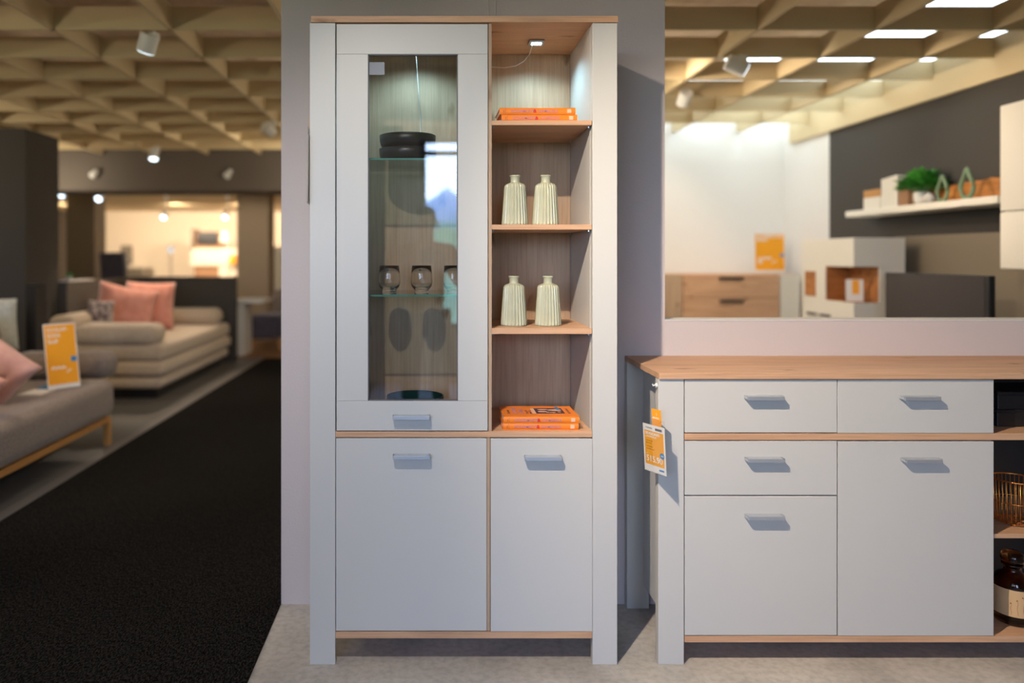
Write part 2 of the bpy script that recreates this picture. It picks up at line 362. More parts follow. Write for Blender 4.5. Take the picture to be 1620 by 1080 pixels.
# landscape outside the shop window (seen mirrored in the cabinet door)
def hill(name, y, amp, base, width, mt, seed, peak=None):
    bm = bmesh.new(); nx, ny = 90, 14; vs_ = []
    for j in range(ny):
        t = j/(ny-1); row = []
        for i in range(nx):
            x = -width/2+width*i/(nx-1)
            h = amp*(0.55+0.45*noise.noise(Vector((x*3.0/width*3, seed, 0)))+0.18*noise.noise(Vector((x*20/width, t*3, seed))))
            if peak: h = max(h, peak[1]*(1-abs(x-peak[0])/peak[2])+1.2*noise.noise(Vector((x*0.5, t*4, 2))))
            prof = math.sin(t*PI/2)
            row.append(bm.verts.new((x, y-t*abs(y)*0.25, base+max(0.0, h*prof))))
        vs_.append(row)
    for a, b in zip(vs_, vs_[1:]):
        for i in range(nx-1): bm.faces.new((a[i], a[i+1], b[i+1], b[i]))
    return obj(name, bm, mt)
o = hill('mountain', -300, 14, -4, 320, M['rock'], 1, (9, 41, 60)); o['kind'] = 'structure'
mr = M['rock'].node_tree; rb_ = mr.nodes['Principled BSDF']
ob_ = mr.nodes.new('ShaderNodeTexCoord'); sz2 = mr.nodes.new('ShaderNodeSeparateXYZ'); no_ = mr.nodes.new('ShaderNodeTexNoise'); no_.inputs['Scale'].default_value = 0.12; no_.inputs['Detail'].default_value = 6
ma_ = mr.nodes.new('ShaderNodeMath'); ma_.operation = 'MULTIPLY_ADD'; ma_.inputs[1].default_value = 16
md_ = mr.nodes.new('ShaderNodeMath'); md_.operation = 'DIVIDE'; md_.inputs[1].default_value = 50
rr_ = mr.nodes.new('ShaderNodeValToRGB'); e_ = rr_.color_ramp.elements
e_[0].position = 0.42; e_[0].color = (0.10,0.20,0.08,1); e_[1].position = 0.84; e_[1].color = (0.88,0.90,0.93,1)
q_ = e_.new(0.56); q_.color = (0.20,0.27,0.34,1); q_ = e_.new(0.76); q_.color = (0.28,0.34,0.42,1)
L2 = mr.links.new; L2(ob_.outputs['Object'], sz2.inputs[0]); L2(ob_.outputs['Object'], no_.inputs['Vector']); L2(no_.outputs[0], ma_.inputs[0]); L2(sz2.outputs['Z'], ma_.inputs[2])
L2(ma_.outputs[0], md_.inputs[0]); L2(md_.outputs[0], rr_.inputs[0]); L2(rr_.outputs[0], rb_.inputs['Base Color'])
hill('hill', -180, 9, -2, 260, M['meadow'], 5)['kind'] = 'structure'
sbox('ground_outside', (-200, 200, -420, -2.96, -0.4, -0.2), M['meadow'])

# ------------------------------------------------------------------ cabinet fittings
FY = 2.30                                    # front plane of both cabinets
def handle(parent, px, py, wd=0.118):
    """satin bar handle: a flat ledge standing off the front with a lip"""
    cx = (px-680)*0.002; cz = CAM_H-(py-405)*0.002
    bm = bmesh.new()
    box(bm, cx-wd/2, cx+wd/2, FY-0.026, FY-0.001, cz+0.003, cz+0.0055)
    box(bm, cx-wd/2+0.003, cx+wd/2-0.002, FY-0.028, FY-0.024, cz-0.006, cz+0.0055)
    for s in (-1, 1):
        a = cx+s*(wd/2-0.002); box(bm, a-0.0015, a+0.0015, FY-0.026, FY-0.001, cz-0.004, cz+0.0055)
    return obj('handle', bm, M['handle'], parent, True, bevel=0.0007, seg=2)
def fx(px): return (px-680)*0.002
def fz(py): return CAM_H-(py-405)*0.002

# ---------------- display cabinet
dc = thing('display_cabinet', 'tall light grey display cabinet with oak shelves and a glass door', 'cabinet', (0.10, 2.49, 0))
bm = bmesh.new(); box(bm, fx(493)-0.001, fx(977)+0.001, FY-0.006, 2.686, fz(36), fz(26)); obj('top_panel', bm, M['oak_x'], dc, True, bevel=0.0012)
for nm, a, b in (('left', 490.5, 530.5), ('right', 937.5, 976.5)):
    for y0 in (FY, 2.65):
        bx('leg', (fx(a)-(0.001 if nm=='left' else 0), fx(b), y0, y0+0.03, 0.0, fz(36)-0.0005), M['lacquer'], dc, bevel=0.0012)
bx('side_panel', (-0.3155, -0.3000, 2.332, 2.649, 0.085, fz(36)-0.001), M['lacquer'], dc)
bx('side_panel', (0.5140, 0.5295, 2.332, 2.649, 0.085, fz(36)-0.001), M['lacquer'], dc)
bx('back_panel', (-0.2995, 0.5135, 2.661, 2.667, 0.085, fz(36)-0.001), M['oak_z'], dc)
bx('partition', (fx(773), fx(778), 2.303, 2.660, fz(682), fz(36)-0.001), M['oak_z'], dc)
bx('partition', (fx(770.5), fx(775.5), 2.303, 2.660, fz(998), fz(692)), M['oak_z'], dc)
bx('middle_board', (-0.2985, 0.5138, FY, 2.660, fz(691.5), fz(682.5)), M['oak_x'], dc, bevel=0.0008)
bx('bottom_board', (-0.2985, 0.5138, FY, 2.660, fz(1009.5), fz(999)), M['oak_x'], dc, bevel=0.0008)
for a, b in ((190, 197.5), (355, 363), (519.5, 528.5)):
    sh = bx('shelf', (fx(778)+0.0005, 0.5135, 2.304, 2.6600, fz(b), fz(a)), M['oak_x'], dc, bevel=0.0008)
    for sx in (0.202, 0.508):
        for sy in (2.325, 2.62):
            bm = bmesh.new(); cyl(bm, (sx, sy, fz(b)-0.003), 0.004, 0.006, (0,0,1), 10); obj('shelf_pin', bm, M['steel'], sh, True)
for z in (Z(250, 2.335), Z(466, 2.335)):
    gs = bx('glass_shelf', (-0.299, fx(773)-0.001, 2.335, 2.655, z-0.006, z), M['shelf_glass'], dc)
    bx('polished_edge', (-0.299, fx(773)-0.001, 2.3335, 2.3348, z-0.006, z), M['glass_edge'], gs)
dr = bmesh.new()
GX0, GX1, GZ0, GZ1 = fx(582), fx(724.5), fz(634), fz(85.5)
DX0, DX1, DZ0, DZ1 = fx(532.5), fx(771.5), fz(681), fz(38)
box(dr, DX0, GX0, FY, FY+0.02, GZ0+0.0006, GZ1-0.0006); box(dr, GX1, DX1, FY, FY+0.02, GZ0+0.0006, GZ1-0.0006)
box(dr, DX0, DX1, FY, FY+0.02, GZ1, DZ1); box(dr, DX0, DX1, FY, FY+0.02, DZ0, GZ0)
gd = obj('glass_door', dr, M['lacquer'], dc, True, bevel=0.0006)
bx('pane', (GX0-0.004, GX1+0.004, FY+0.012, FY+0.0122, GZ0-0.004, GZ1+0.004), M['pane'], gd)
bm = bmesh.new()
for a in ((GX0,GX0+0.003,GZ0,GZ1),(GX1-0.003,GX1,GZ0,GZ1),(GX0,GX1,GZ0,GZ0+0.003),(GX0,GX1,GZ1-0.003,GZ1)): box(bm, a[0], a[1], FY+0.002, FY+0.0118, a[2], a[3])
obj('rebate', bm, M['grey_print'], gd, True)
st = bx('sticker', (fx(583), fx(608), FY+0.0105, FY+0.0117, fz(117), fz(97)), mat('sticker_grey', (0.28,0.30,0.34), 0.6), gd)
handle(gd, 651, 658)
d = bx('door', (fx(531.5), fx(769.8), FY, FY+0.02, fz(997.5), fz(693)), M['lacquer'], dc, bevel=0.0008); handle(d, 651.5, 720)
d = bx('door', (fx(776.3), fx(937), FY, FY+0.02, fz(998.5), fz(693.5)), M['lacquer'], dc, bevel=0.0008); handle(d, 858, 722)

# LED puck lights inside the cabinet
def cabinet_light(x, y, label, cord_pts, name='cabinet_light'):
    z = fz(36)-0.0015
    t = thing(name, label, 'lamp', (x, y, z))
    bx('housing', (-0.027, 0.027, -0.027, 0.027, -0.0075, 0), M['steel'], t, world=False, bevel=0.002)
    bm = bmesh.new()
    for i in range(4):
        for j in range(2): cyl(bm, (-0.0135+i*0.009, -0.008+j*0.012, -0.0085), 0.0038, 0.002, (0,0,1), 12)
    obj('lens', bm, M['led'], t)
    bm = bmesh.new(); tube(bm, cord_pts, 0.0013, 6); obj('cord', bm, M['white'], t, True)
    light('SPOT', name+'_glow', (x, y, z-0.012), (x-0.01, y+0.02, 0), 6.5, (0.50, 0.84, 1.0), spot_size=math.radians(150), spot_blend=0.7, shadow_soft_size=0.012)
cabinet_light(0.366, 2.50, 'square LED spotlight under the cabinet top in the open compartment',
    [(0.355,2.515,2.022),(0.35,2.55,2.00),(0.335,2.585,1.985),(0.31,2.61,1.975),(0.27,2.63,1.973),(0.23,2.64,1.978),(0.199,2.645,1.985)])
cabinet_light(-0.05, 2.52, 'square LED spotlight behind the glass door top rail', [(-0.05,2.53,2.022),(-0.045,2.60,1.95),(-0.035,2.645,1.80),(-0.03,2.65,1.62)])

# ---------------- ribbed vases
vz = thing('ribbed_vase', 'pale green ribbed vase, left one of the pair on the middle shelf', 'vase', (X(814.8,2.372), 2.372, fz(355)), 'ribbed vases in the display cabinet')
def vase_mesh():
    bm = bmesh.new()
    prof = [(0.0395,0.0),(0.0432,0.002),(0.0438,0.006)]
    for i in range(1, 13): prof.append((0.0438-(0.0438-0.0352)*(i/12)**1.05, 0.006+0.116*i/12))
    prof += [(0.0345,0.1265),(0.0325,0.1305),(0.028,0.1345),(0.022,0.1370),(0.0165,0.1385),(0.0150,0.1410),(0.0147,0.147),(0.0150,0.156),(0.0164,0.1585),(0.0170,0.1605),(0.0164,0.1625),(0.0135,0.1625),(0.0125,0.158),(0.0125,0.144),(0.02,0.13)]
    lathe(bm, prof, 144, ribs=24, amp=0.12, zr=(0.003,0.1310))
    return bm
obj('body', vase_mesh(), M['vase'], vz, smooth=True)
bm = bmesh.new(); lathe(bm, [(0.0158,0.1580),(0.0172,0.1592),(0.0175,0.1612),(0.0165,0.1632),(0.0140,0.1632),(0.0132,0.1612),(0.0132,0.1580)], 48)
obj('rim', bm, M['vase'], vz, smooth=True)
dup(vz, (X(863.2,2.372), 2.372, fz(355)), 'pale green ribbed vase, right one of the pair on the middle shelf', (0,0,0.11))
dup(vz, (X(813,2.405), 2.405, fz(519.5)), 'pale green ribbed vase, left one of the pair on the lower shelf', (0,0,0.2))
dup(vz, (X(867,2.405), 2.405, fz(519.5)), 'pale green ribbed vase, right one of the pair on the lower shelf', (0,0,0.05))

# ---------------- orange books
def book(loc, label, top_art=False, rz=0.0):
    W, D, H = 0.242, 0.166, 0.0212
    t = thing('book', label, 'book', loc, 'orange hardcover books in the display cabinet', (0,0,rz))
    bm = bmesh.new()
    for z0 in (0.0, H-0.0025): box(bm, 0, W, 0.002, D, z0, z0+0.0025)
    n_ = 8; pr = []
    for i in range(n_+1):
        a = -PI/2+PI*i/n_; pr.append((0.004-0.004*math.cos(a), H/2+H/2*math.sin(a)))
    rows = [[bm.verts.new((x, yy, zz)) for yy, zz in pr] for x in (0, W)]
    for i in range(n_): bm.faces.new((rows[0][i], rows[0][i+1], rows[1][i+1], rows[1][i]))
    bm.faces.new(rows[0]); bm.faces.new(rows[1][::-1])
    obj('cover', bm, M['book_orange'], t, bevel=0.0005)
    bx('pages', (0.003, W-0.003, 0.0045, D-0.004, 0.0026, H-0.0026), M['paper'], t, world=False)
    def spine(name, s, size, x, z, m, bold=0.0, sx=1):
        o = text(name, s, size, (x, -0.0003, z), m, t, bold=bold, sx=sx); o.rotation_euler = (PI/2, 0, 0); return o
    spine('spine_title', 'DOORMEZTE', 0.0125, 0.036, H/2-0.0045, M['lilac'], 0.012, 1.0)
    spine('spine_ampersand', '&', 0.015, 0.108, H/2-0.005, M['red'], 0.03)
    spine('spine_title', 'LEXMEEZLE', 0.0125, 0.121, H/2-0.0045, M['lilac'], 0.012, 1.0)
    bx('spine_logo', (0.2155, 0.2285, -0.0004, 0.001, H/2-0.006, H/2+0.006), M['peach'], t, world=False)
    bm = bmesh.new(); box(bm, 0.0185, 0.0190, -0.0003, 0.001, 0.003, H-0.003); box(bm, 0.013, 0.0142, -0.0003, 0.001, H/2-0.005, H/2+0.003)
    obj('spine_rule', bm, M['plum'], t)
    if top_art:
        z = H+0.0001
        bm = bmesh.new(); box(bm, 0.112, 0.205, 0.048, 0.128, z, z+0.0003); pic = obj('cover_picture', bm, M['plum'], t)
        bm = bmesh.new()
        for (x, y, r, e) in ((0.135,0.075,0.010,1.5),(0.152,0.065,0.007,1),(0.178,0.098,0.013,1.8),(0.165,0.062,0.006,2),(0.14,0.105,0.008,2.2),(0.19,0.07,0.006,1)):
            mtx = Matrix.Translation((x, y, z+0.0005)) @ Matrix.Diagonal((e, 1, 1, 1)); bmesh.ops.create_circle(bm, cap_ends=True, segments=18, radius=r, matrix=mtx)
        obj('picture_motif', bm, M['peach'], pic)
        bx('cover_stripe', (0.100, 0.112, 0.05, 0.126, z, z+0.0003), M['peach'], t, world=False)
        bx('cover_mark', (0.186, 0.196, 0.10, 0.15, z+0.0003, z+0.0006), M['blue'], t, world=False)
        for s, sz, x, m in (('Die besten', 0.013, 0.026, M['plum']), ('DOORMEZ', 0.020, 0.050, M['lilac']), ('LEXMEE', 0.020, 0.072, M['lilac']), ('Rezepte für', 0.012, 0.086, M['plum']), ('jeden Tag', 0.012, 0.097, M['plum'])):
            text('cover_text', s, sz, (x, 0.045, z), m, t, rotz=PI/2, bold=0.01)
        text('cover_text', 'Das Kochbuch', 0.013, (0.224, 0.045, z), M['plum'], t, rotz=PI/2)
    return t
zt = fz(190)
book((X(793.5,2.316), 2.318, zt), 'orange hardcover book at the bottom of the pair on the top shelf')
book((X(790.5,2.314), 2.316, zt+0.0214), 'orange hardcover book lying on top of the pair on the top shelf')
book((X(795.7,2.320), 2.321, fz(682.5)), 'orange hardcover book at the bottom of the pair on the compartment floor')
book((X(796.8,2.320), 2.320, fz(682.5)+0.0214), 'orange hardcover book with picture cover, upper one on the compartment floor', True)

# ---------------- bowls and tumblers behind the glass
def bowl_bm(r, h, t=0.004):
    bm = bmesh.new()
    lathe(bm, [(0.001,0),(r*0.62,0),(r*0.82,h*0.05),(r*0.95,h*0.28),(r*0.99,h*0.6),(r,h),(r-t,h),(r*0.98-t,h*0.6),(r*0.93-t,h*0.30),(r*0.78,h*0.05+t),(0.001,h*0.05+t)], 64)
    return bm
def inner_bm(r, h, t=0.004):
    bm = bmesh.new()
    lathe(bm, [(r-t-0.0002,h-0.001),(r*0.98-t-0.0004,h*0.6),(r*0.93-t-0.0006,h*0.30),(r*0.78,h*0.05+t+0.0008),(0.001,h*0.05+t+0.0008)], 64, caps=False)
    return bm
by = 2.46; sz_ = Z(250,2.335)
for i, lab in enumerate(('black bowl at the bottom of the stack on the upper glass shelf', 'black bowl on top of the stack on the upper glass shelf')):
    r = 0.0965 if i == 0 else 0.0955
    t = thing('serving_bowl', lab, 'bowl', (X(645, by), by, sz_+0.0002+i*0.0452), 'black serving bowls behind the glass door')
    bm = bowl_bm(r, 0.045); obj('shell', bm, M['bowl'], t, smooth=True)
t = thing('serving_bowl', 'black bowl with dark green glazed inside on the cabinet floor behind glass', 'bowl', (X(657,2.44), 2.44, fz(682.5)+0.0002), 'black serving bowls behind the glass door')
obj('shell', bowl_bm(0.0955, 0.088), M['bowl'], t, smooth=True); obj('glaze', inner_bm(0.0955, 0.088), M['bowl_green'], t, smooth=True)
tz = Z(466,2.335)+0.0002
tb = thing('tumbler', 'clear glass tumbler, leftmost on the lower glass shelf', 'glass', (X(616,2.43), 2.43, tz), 'clear tumblers on the lower glass shelf')
bm = bmesh.new()
lathe(bm, [(0.001,0),(0.0225,0),(0.0245,0.003),(0.022,0.008),(0.0255,0.013),(0.033,0.022),(0.0362,0.034),(0.0365,0.045),(0.0352,0.065),(0.0325,0.092),(0.0315,0.092),(0.0340,0.065),(0.0352,0.045),(0.0348,0.035),(0.031,0.025),(0.022,0.0175),(0.001,0.016)], 56)
obj('bowl', bm, M['tumbler'], tb, smooth=True)
bx('sticker', (-0.0085, -0.0005, -0.0363, -0.0358, 0.074, 0.082), M['black'], tb, world=False)
dup(tb, (X(667,2.43), 2.43, tz), 'clear glass tumbler, middle one on the lower glass shelf', (0,0,0.0))
dup(tb, (X(718,2.43), 2.43, tz), 'clear glass tumbler, rightmost on the lower glass shelf, half behind the stile', (0,0,0.5))

# ---------------- sideboard
sb = thing('sideboard', 'light grey sideboard with oak top, drawers and open end shelves', 'sideboard', (1.53, 2.49, 0))
SX1 = 2.36
bm = bmesh.new(); box(bm, fx(1042)-0.001, SX1+0.002, FY-0.008, 2.698, fz(599), fz(589.5)); obj('worktop', bm, M['oak_x'], sb, True, bevel=0.0012)
for a, b in ((fx(1041.5), fx(1082)), (SX1-0.08, SX1)):
    for y0 in (FY, 2.666): bx('leg', (a, b, y0, y0+0.03, 0, fz(599)-0.0005), M['lacquer'], sb, bevel=0.0012)
bx('side_panel', (0.782, 0.798, 2.3315, 2.6655, 0.09, fz(599)-0.001), M['lacquer'], sb)
bx('side_panel', (SX1-0.078, SX1-0.062, 2.3315, 2.6655, 0.09, fz(599)-0.001), M['lacquer'], sb)
bx('back_panel', (fx(1574)+0.002, SX1-0.0785, 2.6715, 2.6718, 0.12, fz(599)-0.001), M['black'], sb)['label'] = 'black sheet for the shade at the back of the open end shelves'  # black sheet before the oak back, standing in for shade
bx('back_panel', (0.7985, SX1-0.0785, 2.672, 2.678, 0.085, fz(599)-0.001), M['oak_z'], sb)
bx('middle_board', (fx(1083.3), SX1-0.0805, FY+0.0005, 2.671, fz(696), fz(685.5)), M['oak_x'], sb, bevel=0.0008)
bx('bottom_board', (fx(1083.3), SX1-0.0805, FY+0.0005, 2.671, fz(1016), fz(1005.8)), M['oak_x'], sb, bevel=0.0008)
for z0, z1 in ((fz(1005.6), fz(696.3)), (fz(685.3), fz(599)-0.001)):
    bx('partition', (fx(1572.8), fx(1576), 2.3225, 2.671, z0, z1), M['oak_z'], sb)
    bx('partition', (fx(1322), fx(1327), 2.3225, 2.671, z0, z1), M['oak_z'], sb)
bx('shelf', (fx(1576)+0.0005, SX1-0.0805, 2.309, 2.671, fz(853), fz(846)), M['oak_x'], sb, bevel=0.0008)
for nm, r_, hs in (('drawer', (1083.5,1324,600.5,684), (1206,627.5)), ('drawer', (1325.3,1572,600.5,684.8), (1451,628)),
                   ('drawer', (1083.5,1324,697.5,782.7), (1206.5,725)), ('door', (1083.5,1323.8,784.7,1004.5), (1206.5,815)), ('door', (1326,1572,698,1005.2), (1453.5,726))):
    d = bx(nm, (fx(r_[0]), fx(r_[1]), FY, FY+0.02, fz(r_[3]), fz(r_[2])), M['lacquer'], sb, bevel=0.0008); handle(d, *hs)

# things in the open end of the sideboard
for i, lab in enumerate(('black box, lower of the two in the top slot of the sideboard', 'black box, upper of the two in the top slot of the sideboard')):
    x0 = X(1577.5,2.39)+0.002*i
    z0 = fz(685.5)+0.0003+i*0.0578
    t = thing('storage_box', lab, 'box', (x0, 2.39, z0), 'black boxes in the sideboard')
    bx('box_body', (0, 0.26, 0, 0.18, 0, 0.047), M['black'], t, world=False, bevel=0.002)
    bx('lid', (-0.0015, 0.2615, -0.0015, 0.1815, 0.0475, 0.057), M['black_gloss'], t, world=False, bevel=0.002)
bk = thing('wire_basket', 'round copper wire basket with twine on the sideboard shelf', 'basket', (X(1606,2.42), 2.42, fz(846)))
R_ = 0.062
def circ(r, z, n=48): return [(r*math.cos(2*PI*i/n), r*math.sin(2*PI*i/n), z) for i in range(n)]
for z, rr in ((0.0025,R_-0.006),(0.07,R_),(0.142,R_+0.003)):
    bm = bmesh.new(); tube(bm, circ(rr, z), 0.0022 if z > 0.1 else 0.0015, 6, True); obj('hoop', bm, M['copper'], bk, smooth=True)
bm = bmesh.new()
for i in range(34):
    a = 2*PI*i/34; c_, s_ = math.cos(a), math.sin(a)
    tube(bm, [((R_-0.006)*c_, (R_-0.006)*s_, 0.0025), (R_*c_, R_*s_, 0.02), (R_*c_, R_*s_, 0.07), ((R_+0.003)*c_, (R_+0.003)*s_, 0.142)], 0.0013, 5)
o = obj('wire', bm, M['copper'], bk, smooth=True)
bm = bmesh.new()
for i in range(7): tube(bm, [(-0.055, -0.05+i*0.016, 0.003), (0.055, -0.05+i*0.016, 0.003)], 0.0012, 5)
obj('base', bm, M['copper'], bk)
bm = bmesh.new()
tube(bm, [(0.012,-0.068,0.145),(0.006,-0.070,0.12),(0.010,-0.069,0.09),(0.0,-0.068,0.05),(0.002,-0.067,0.03),(-0.004,-0.068,0.006)], 0.0018, 6)
tube(bm, [(0.012,-0.068,0.145),(0.022,-0.069,0.10),(0.012,-0.069,0.07),(0.020,-0.068,0.05)], 0.0018, 6)
obj('twine', bm, M['twine'], bk)
bt = thing('apothecary_bottle', 'brown glass bottle with stopper and paper label at the sideboard bottom', 'bottle', (X(1602,2.40), 2.40, fz(1005.8)+0.0003))
bm = bmesh.new()
lathe(bm, [(0.001,0),(0.048,0),(0.054,0.004),(0.056,0.012),(0.056,0.125),(0.052,0.142),(0.040,0.155),(0.026,0.163),(0.024,0.170),(0.024,0.180),(0.031,0.184),(0.031,0.190),(0.021,0.190),(0.021,0.166),(0.036,0.152),(0.049,0.140),(0.053,0.124),(0.053,0.012),(0.001,0.006)], 56)
obj('glass_body', bm, M['brown_glass'], bt, smooth=True)
bm = bmesh.new(); lathe(bm, [(0.001,0.172),(0.0205,0.174),(0.0208,0.191),(0.030,0.193),(0.034,0.205),(0.030,0.222),(0.018,0.230),(0.001,0.231)], 40)
obj('stopper', bm, M['brown_glass'], bt, smooth=True)
bm = bmesh.new()
def arc(bm, r, a0, a1, z0, z1, n=20):
    lo = [bm.verts.new((r*math.cos(a0+(a1-a0)*i/n), r*math.sin(a0+(a1-a0)*i/n), z0)) for i in range(n+1)]
    hi = [bm.verts.new((v.co.x, v.co.y, z1)) for v in lo]
    for i in range(n): bm.faces.new((lo[i], lo[i+1], hi[i+1], hi[i]))
arc(bm, 0.0566, -PI*1.05, 0.05*PI, 0.032, 0.118, 30); lb = obj('paper_label', bm, M['kraft'], bt, smooth=True)
bm = bmesh.new()
for k in range(6):
    a = -PI/2-0.75+k*0.30; hh = 0.032+0.028*((k*37) % 5)/5
    pts = [(0.0570*math.cos(a+0.03*math.sin(j*1.3+k)), 0.0570*math.sin(a+0.03*math.sin(j*1.3+k)), 0.040+hh*j/6) for j in range(7)]
    tube(bm, pts, 0.0005, 4)
    for j in (3, 5, 6):
        p_ = pts[j]; cyl(bm, (p_[0]+0.003*(1 if j % 2 else -1), p_[1], p_[2]+0.004), 0.0022, 0.0006, (p_[0], p_[1], 0), 8)
obj('printed_grass', bm, M['rust'], lb)

# ---------------- hanging price tags
def basis(t, u, v):
    u = Vector(u).normalized(); v = Vector(v); v = (v-u*v.dot(u)).normalized(); n_ = u.cross(v)
    m = Matrix((u, v, n_)).transposed(); t.rotation_mode = 'QUATERNION'; t.rotation_quaternion = m.to_quaternion()
def quad(name, x0, x1, y0, y1, z, m, parent, th=0.0004): return bx(name, (x0, x1, y0, y1, z, z+th), m, parent, world=False)
pt = thing('price_tag', 'orange 515.90 price tag in a clear pocket hanging from the sideboard corner', 'price tag', (0.681, 2.302, 0.618))
basis(pt, (0.042,-0.080,0.001), (-0.010,0.004,0.148))
W, H = 0.0915, 0.148
quad('sheet', 0, W, 0, H, 0, M['paper'], pt)
quad('orange_field', 0.006, W-0.006, 0.022, H-0.020, 0.0005, M['amber'], pt, 0.0002)
quad('pocket', -0.003, W+0.003, -0.003, H+0.020, 0.0011, M['pocket'], pt, 0.0002)
text('header_text', 'WOHNEN', 0.006, (0.012, H-0.013, 0.0008), M['grey_print'], pt)
quad('barcode', 0.052, 0.080, H-0.0155, H-0.008, 0.0006, M['grey_print'], pt, 0.0002)
text('product_text', 'SIDEBOARD', 0.0115, (0.010, H-0.032, 0.0008), M['paper'], pt, bold=0.03, sx=0.98)
text('product_text', 'LANDHAUS', 0.0088, (0.010, H-0.041, 0.0008), M['paper'], pt, bold=0.01)
for k, s in enumerate(('Lack grau matt', 'Eiche Dekor', '4 Schubkästen', 'ohne Beleuchtung')): text('detail_text', s, 0.0046, (0.012, H-0.053-0.0075*k-(0.003 if k > 1 else 0), 0.0008), M['plum'], pt)
text('price_text', '515.90', 0.026, (0.010, 0.032, 0.0008), M['paper'], pt, bold=0.02, sx=0.97)
text('price_note', 'nur', 0.006, (0.012, 0.055, 0.0008), M['paper'], pt)
bm = bmesh.new(); bmesh.ops.create_circle(bm, cap_ends=True, segments=28, radius=0.0095, matrix=Matrix.Translation((0.0775, 0.058, 0.0009))); obj('discount_dot', bm, M['blue'], pt)
text('discount_text', '-30%', 0.0065, (0.0775, 0.056, 0.00105), M['paper'], pt, align='CENTER')
quad('logo', 0.063, 0.083, 0.009, 0.014, 0.0006, M['blue'], pt, 0.0002)
oc = quad('orange_card', 0.040, 0.078, H-0.02, H+0.052, -0.0012, M['orange'], pt, 0.0006)
text('card_text', 'i', 0.014, (0.058, H+0.032, -0.0005), M['paper'], pt); text('card_text', 'SERVICE', 0.007, (0.043, H+0.022, -0.0005), M['paper'], pt, bold=0.02)
HKX = fx(1041.5)
hk = tag(obj('wall_hook', (lambda b: (cyl(b, (HKX-0.004, 2.31, 0.882), 0.007, 0.006, (1,0,0), 16), tube(b, [(HKX-0.007,2.31,0.882),(HKX-0.014,2.309,0.881),(HKX-0.016,2.309,0.886)], 0.0022, 8), b)[-1])(bmesh.new()), M['white']), 'small white adhesive hook on the sideboard post edge', 'hook')
bm = bmesh.new(); c0 = Vector((0.708, 2.258, 0.783))
tube(bm, [(HKX-0.014, 2.309, 0.880), (HKX-0.013, 2.295, 0.83), tuple(c0)], 0.0007, 5); tag(obj('tag_string', bm, M['pocket']), 'thin clear string from the hook to the price tag', 'string')
# pocket seen edge-on at the left of the display cabinet
p2 = thing('price_tag', 'clear plastic pocket hanging edge-on at the left of the display cabinet', 'price tag', (-0.386, 2.315, 1.462))
basis(p2, (0.006, -0.07, 0), (0.003, 0, 0.22))
quad('sheet', -0.05, 0.05, 0, 0.21, 0, M['paper'], p2); quad('pocket', -0.055, 0.055, -0.004, 0.235, 0.0008, M['pocket'], p2, 0.0004)
bm = bmesh.new(); tube(bm, [(0, 0.235, 0), (0.004, 0.27, 0), (0.008, 0.31, -0.006), (0.0, 0.345, -0.008)], 0.0014, 6); obj('string', bm, M['kraft'], p2)
# two power cords coming down the wall to the top of the display cabinet
for k, lab in enumerate(('thin translucent cord above the display cabinet, left of the pair', 'thin translucent cord above the display cabinet, right of the pair')):
    x = X(774+9*k, 2.69)
    bm = bmesh.new(); tube(bm, [(x, 2.694, fz(26)+0.002), (x+0.004, 2.694, 2.12), (x-0.003+0.006*k, 2.694, 2.22), (x, 2.694, 2.9)], 0.0016, 6)
    tag(obj('power_cord', bm, M['stone']), lab, 'cord', 'cords above the display cabinet')

# ------------------------------------------------------------------ ceiling spotlights
def spotlight(loc, aim, label, power, lit=True, size=0.048, length=0.115, color=WARM, cone=70, top=GZ):
    """loc is the centre of the can"""
    t = thing('ceiling_spotlight', label, 'spotlight', loc, 'ceiling track spotlights')
    d = (Vector(aim)-Vector(loc)).normalized()
    bm = bmesh.new(); cyl(bm, (0,0,0), size, length, d, 32); obj('can', bm, M['white'], t, smooth=False, bevel=0.003)
    bm = bmesh.new(); cyl(bm, d*(length/2+0.0012), size*0.88, 0.002, d, 28); obj('lens', bm, M['lens'] if lit else M['strip'], t)
    bm = bmesh.new(); h = top-loc[2]
    side = Vector((0.03, 0, 0))
    tube(bm, [tuple(-d*0.03+side*0.4), tuple(-d*0.05+Vector((0.03,0,h*0.6))), (0.035,0,h)], 0.008, 8)
    box(bm, 0.012, 0.058, -0.018, 0.018, h-0.07 if h > 0.08 else h*0.3, h-0.0005)
    obj('bracket', bm, M['white'], t)
    if power: light('SPOT', 'spot_beam', Vector(loc)+d*(length/2+0.01), aim, power, color, spot_size=math.radians(cone), spot_blend=0.6, shadow_soft_size=0.03)
    return t
spotlight((X(234,3.92), 3.92, Z(68,3.92)), (X(234,3.92)-0.35, 4.2, 1.6), 'white spotlight nearest the camera under the left ceiling grid', 30, size=0.05, length=0.10, cone=80)
spotlight((X(246,8.0), 7.95, Z(245,8.0)), (-2.9, 7.3, 0.4), 'lit spotlight above the cream sofa under the ceiling grid', 110)
spotlight((X(425,6.5), 6.5, Z(205,6.5)), (-0.9, 7.5, 1.9), 'pale spotlight under the grid next to the wall pillar', 0, lit=False)
spotlight((X(1165,4.35), 4.35, Z(104,4.35)), (X(1165,4.35)+0.9, 4.25, 2.0), 'white spotlight under the right ceiling grid aimed at the dark wall', 40, length=0.12)
spotlight((X(1083,5.4), 5.4, Z(155,5.4)), (1.9, 7.0, 1.3), 'pale spotlight behind the opening edge under the right ceiling grid', 45, lit=False)
spotlight((X(100,10), 10, Z(305,10)), (X(100,10)-0.1, 9.2, 1.5), 'leftmost small lit spotlight beyond the soffit', 40, top=2.40)
spotlight((X(158,10), 10, Z(311,10)), (X(158,10), 9.2, 1.5), 'small lit spotlight beyond the soffit beside the brown column', 40, top=2.40)
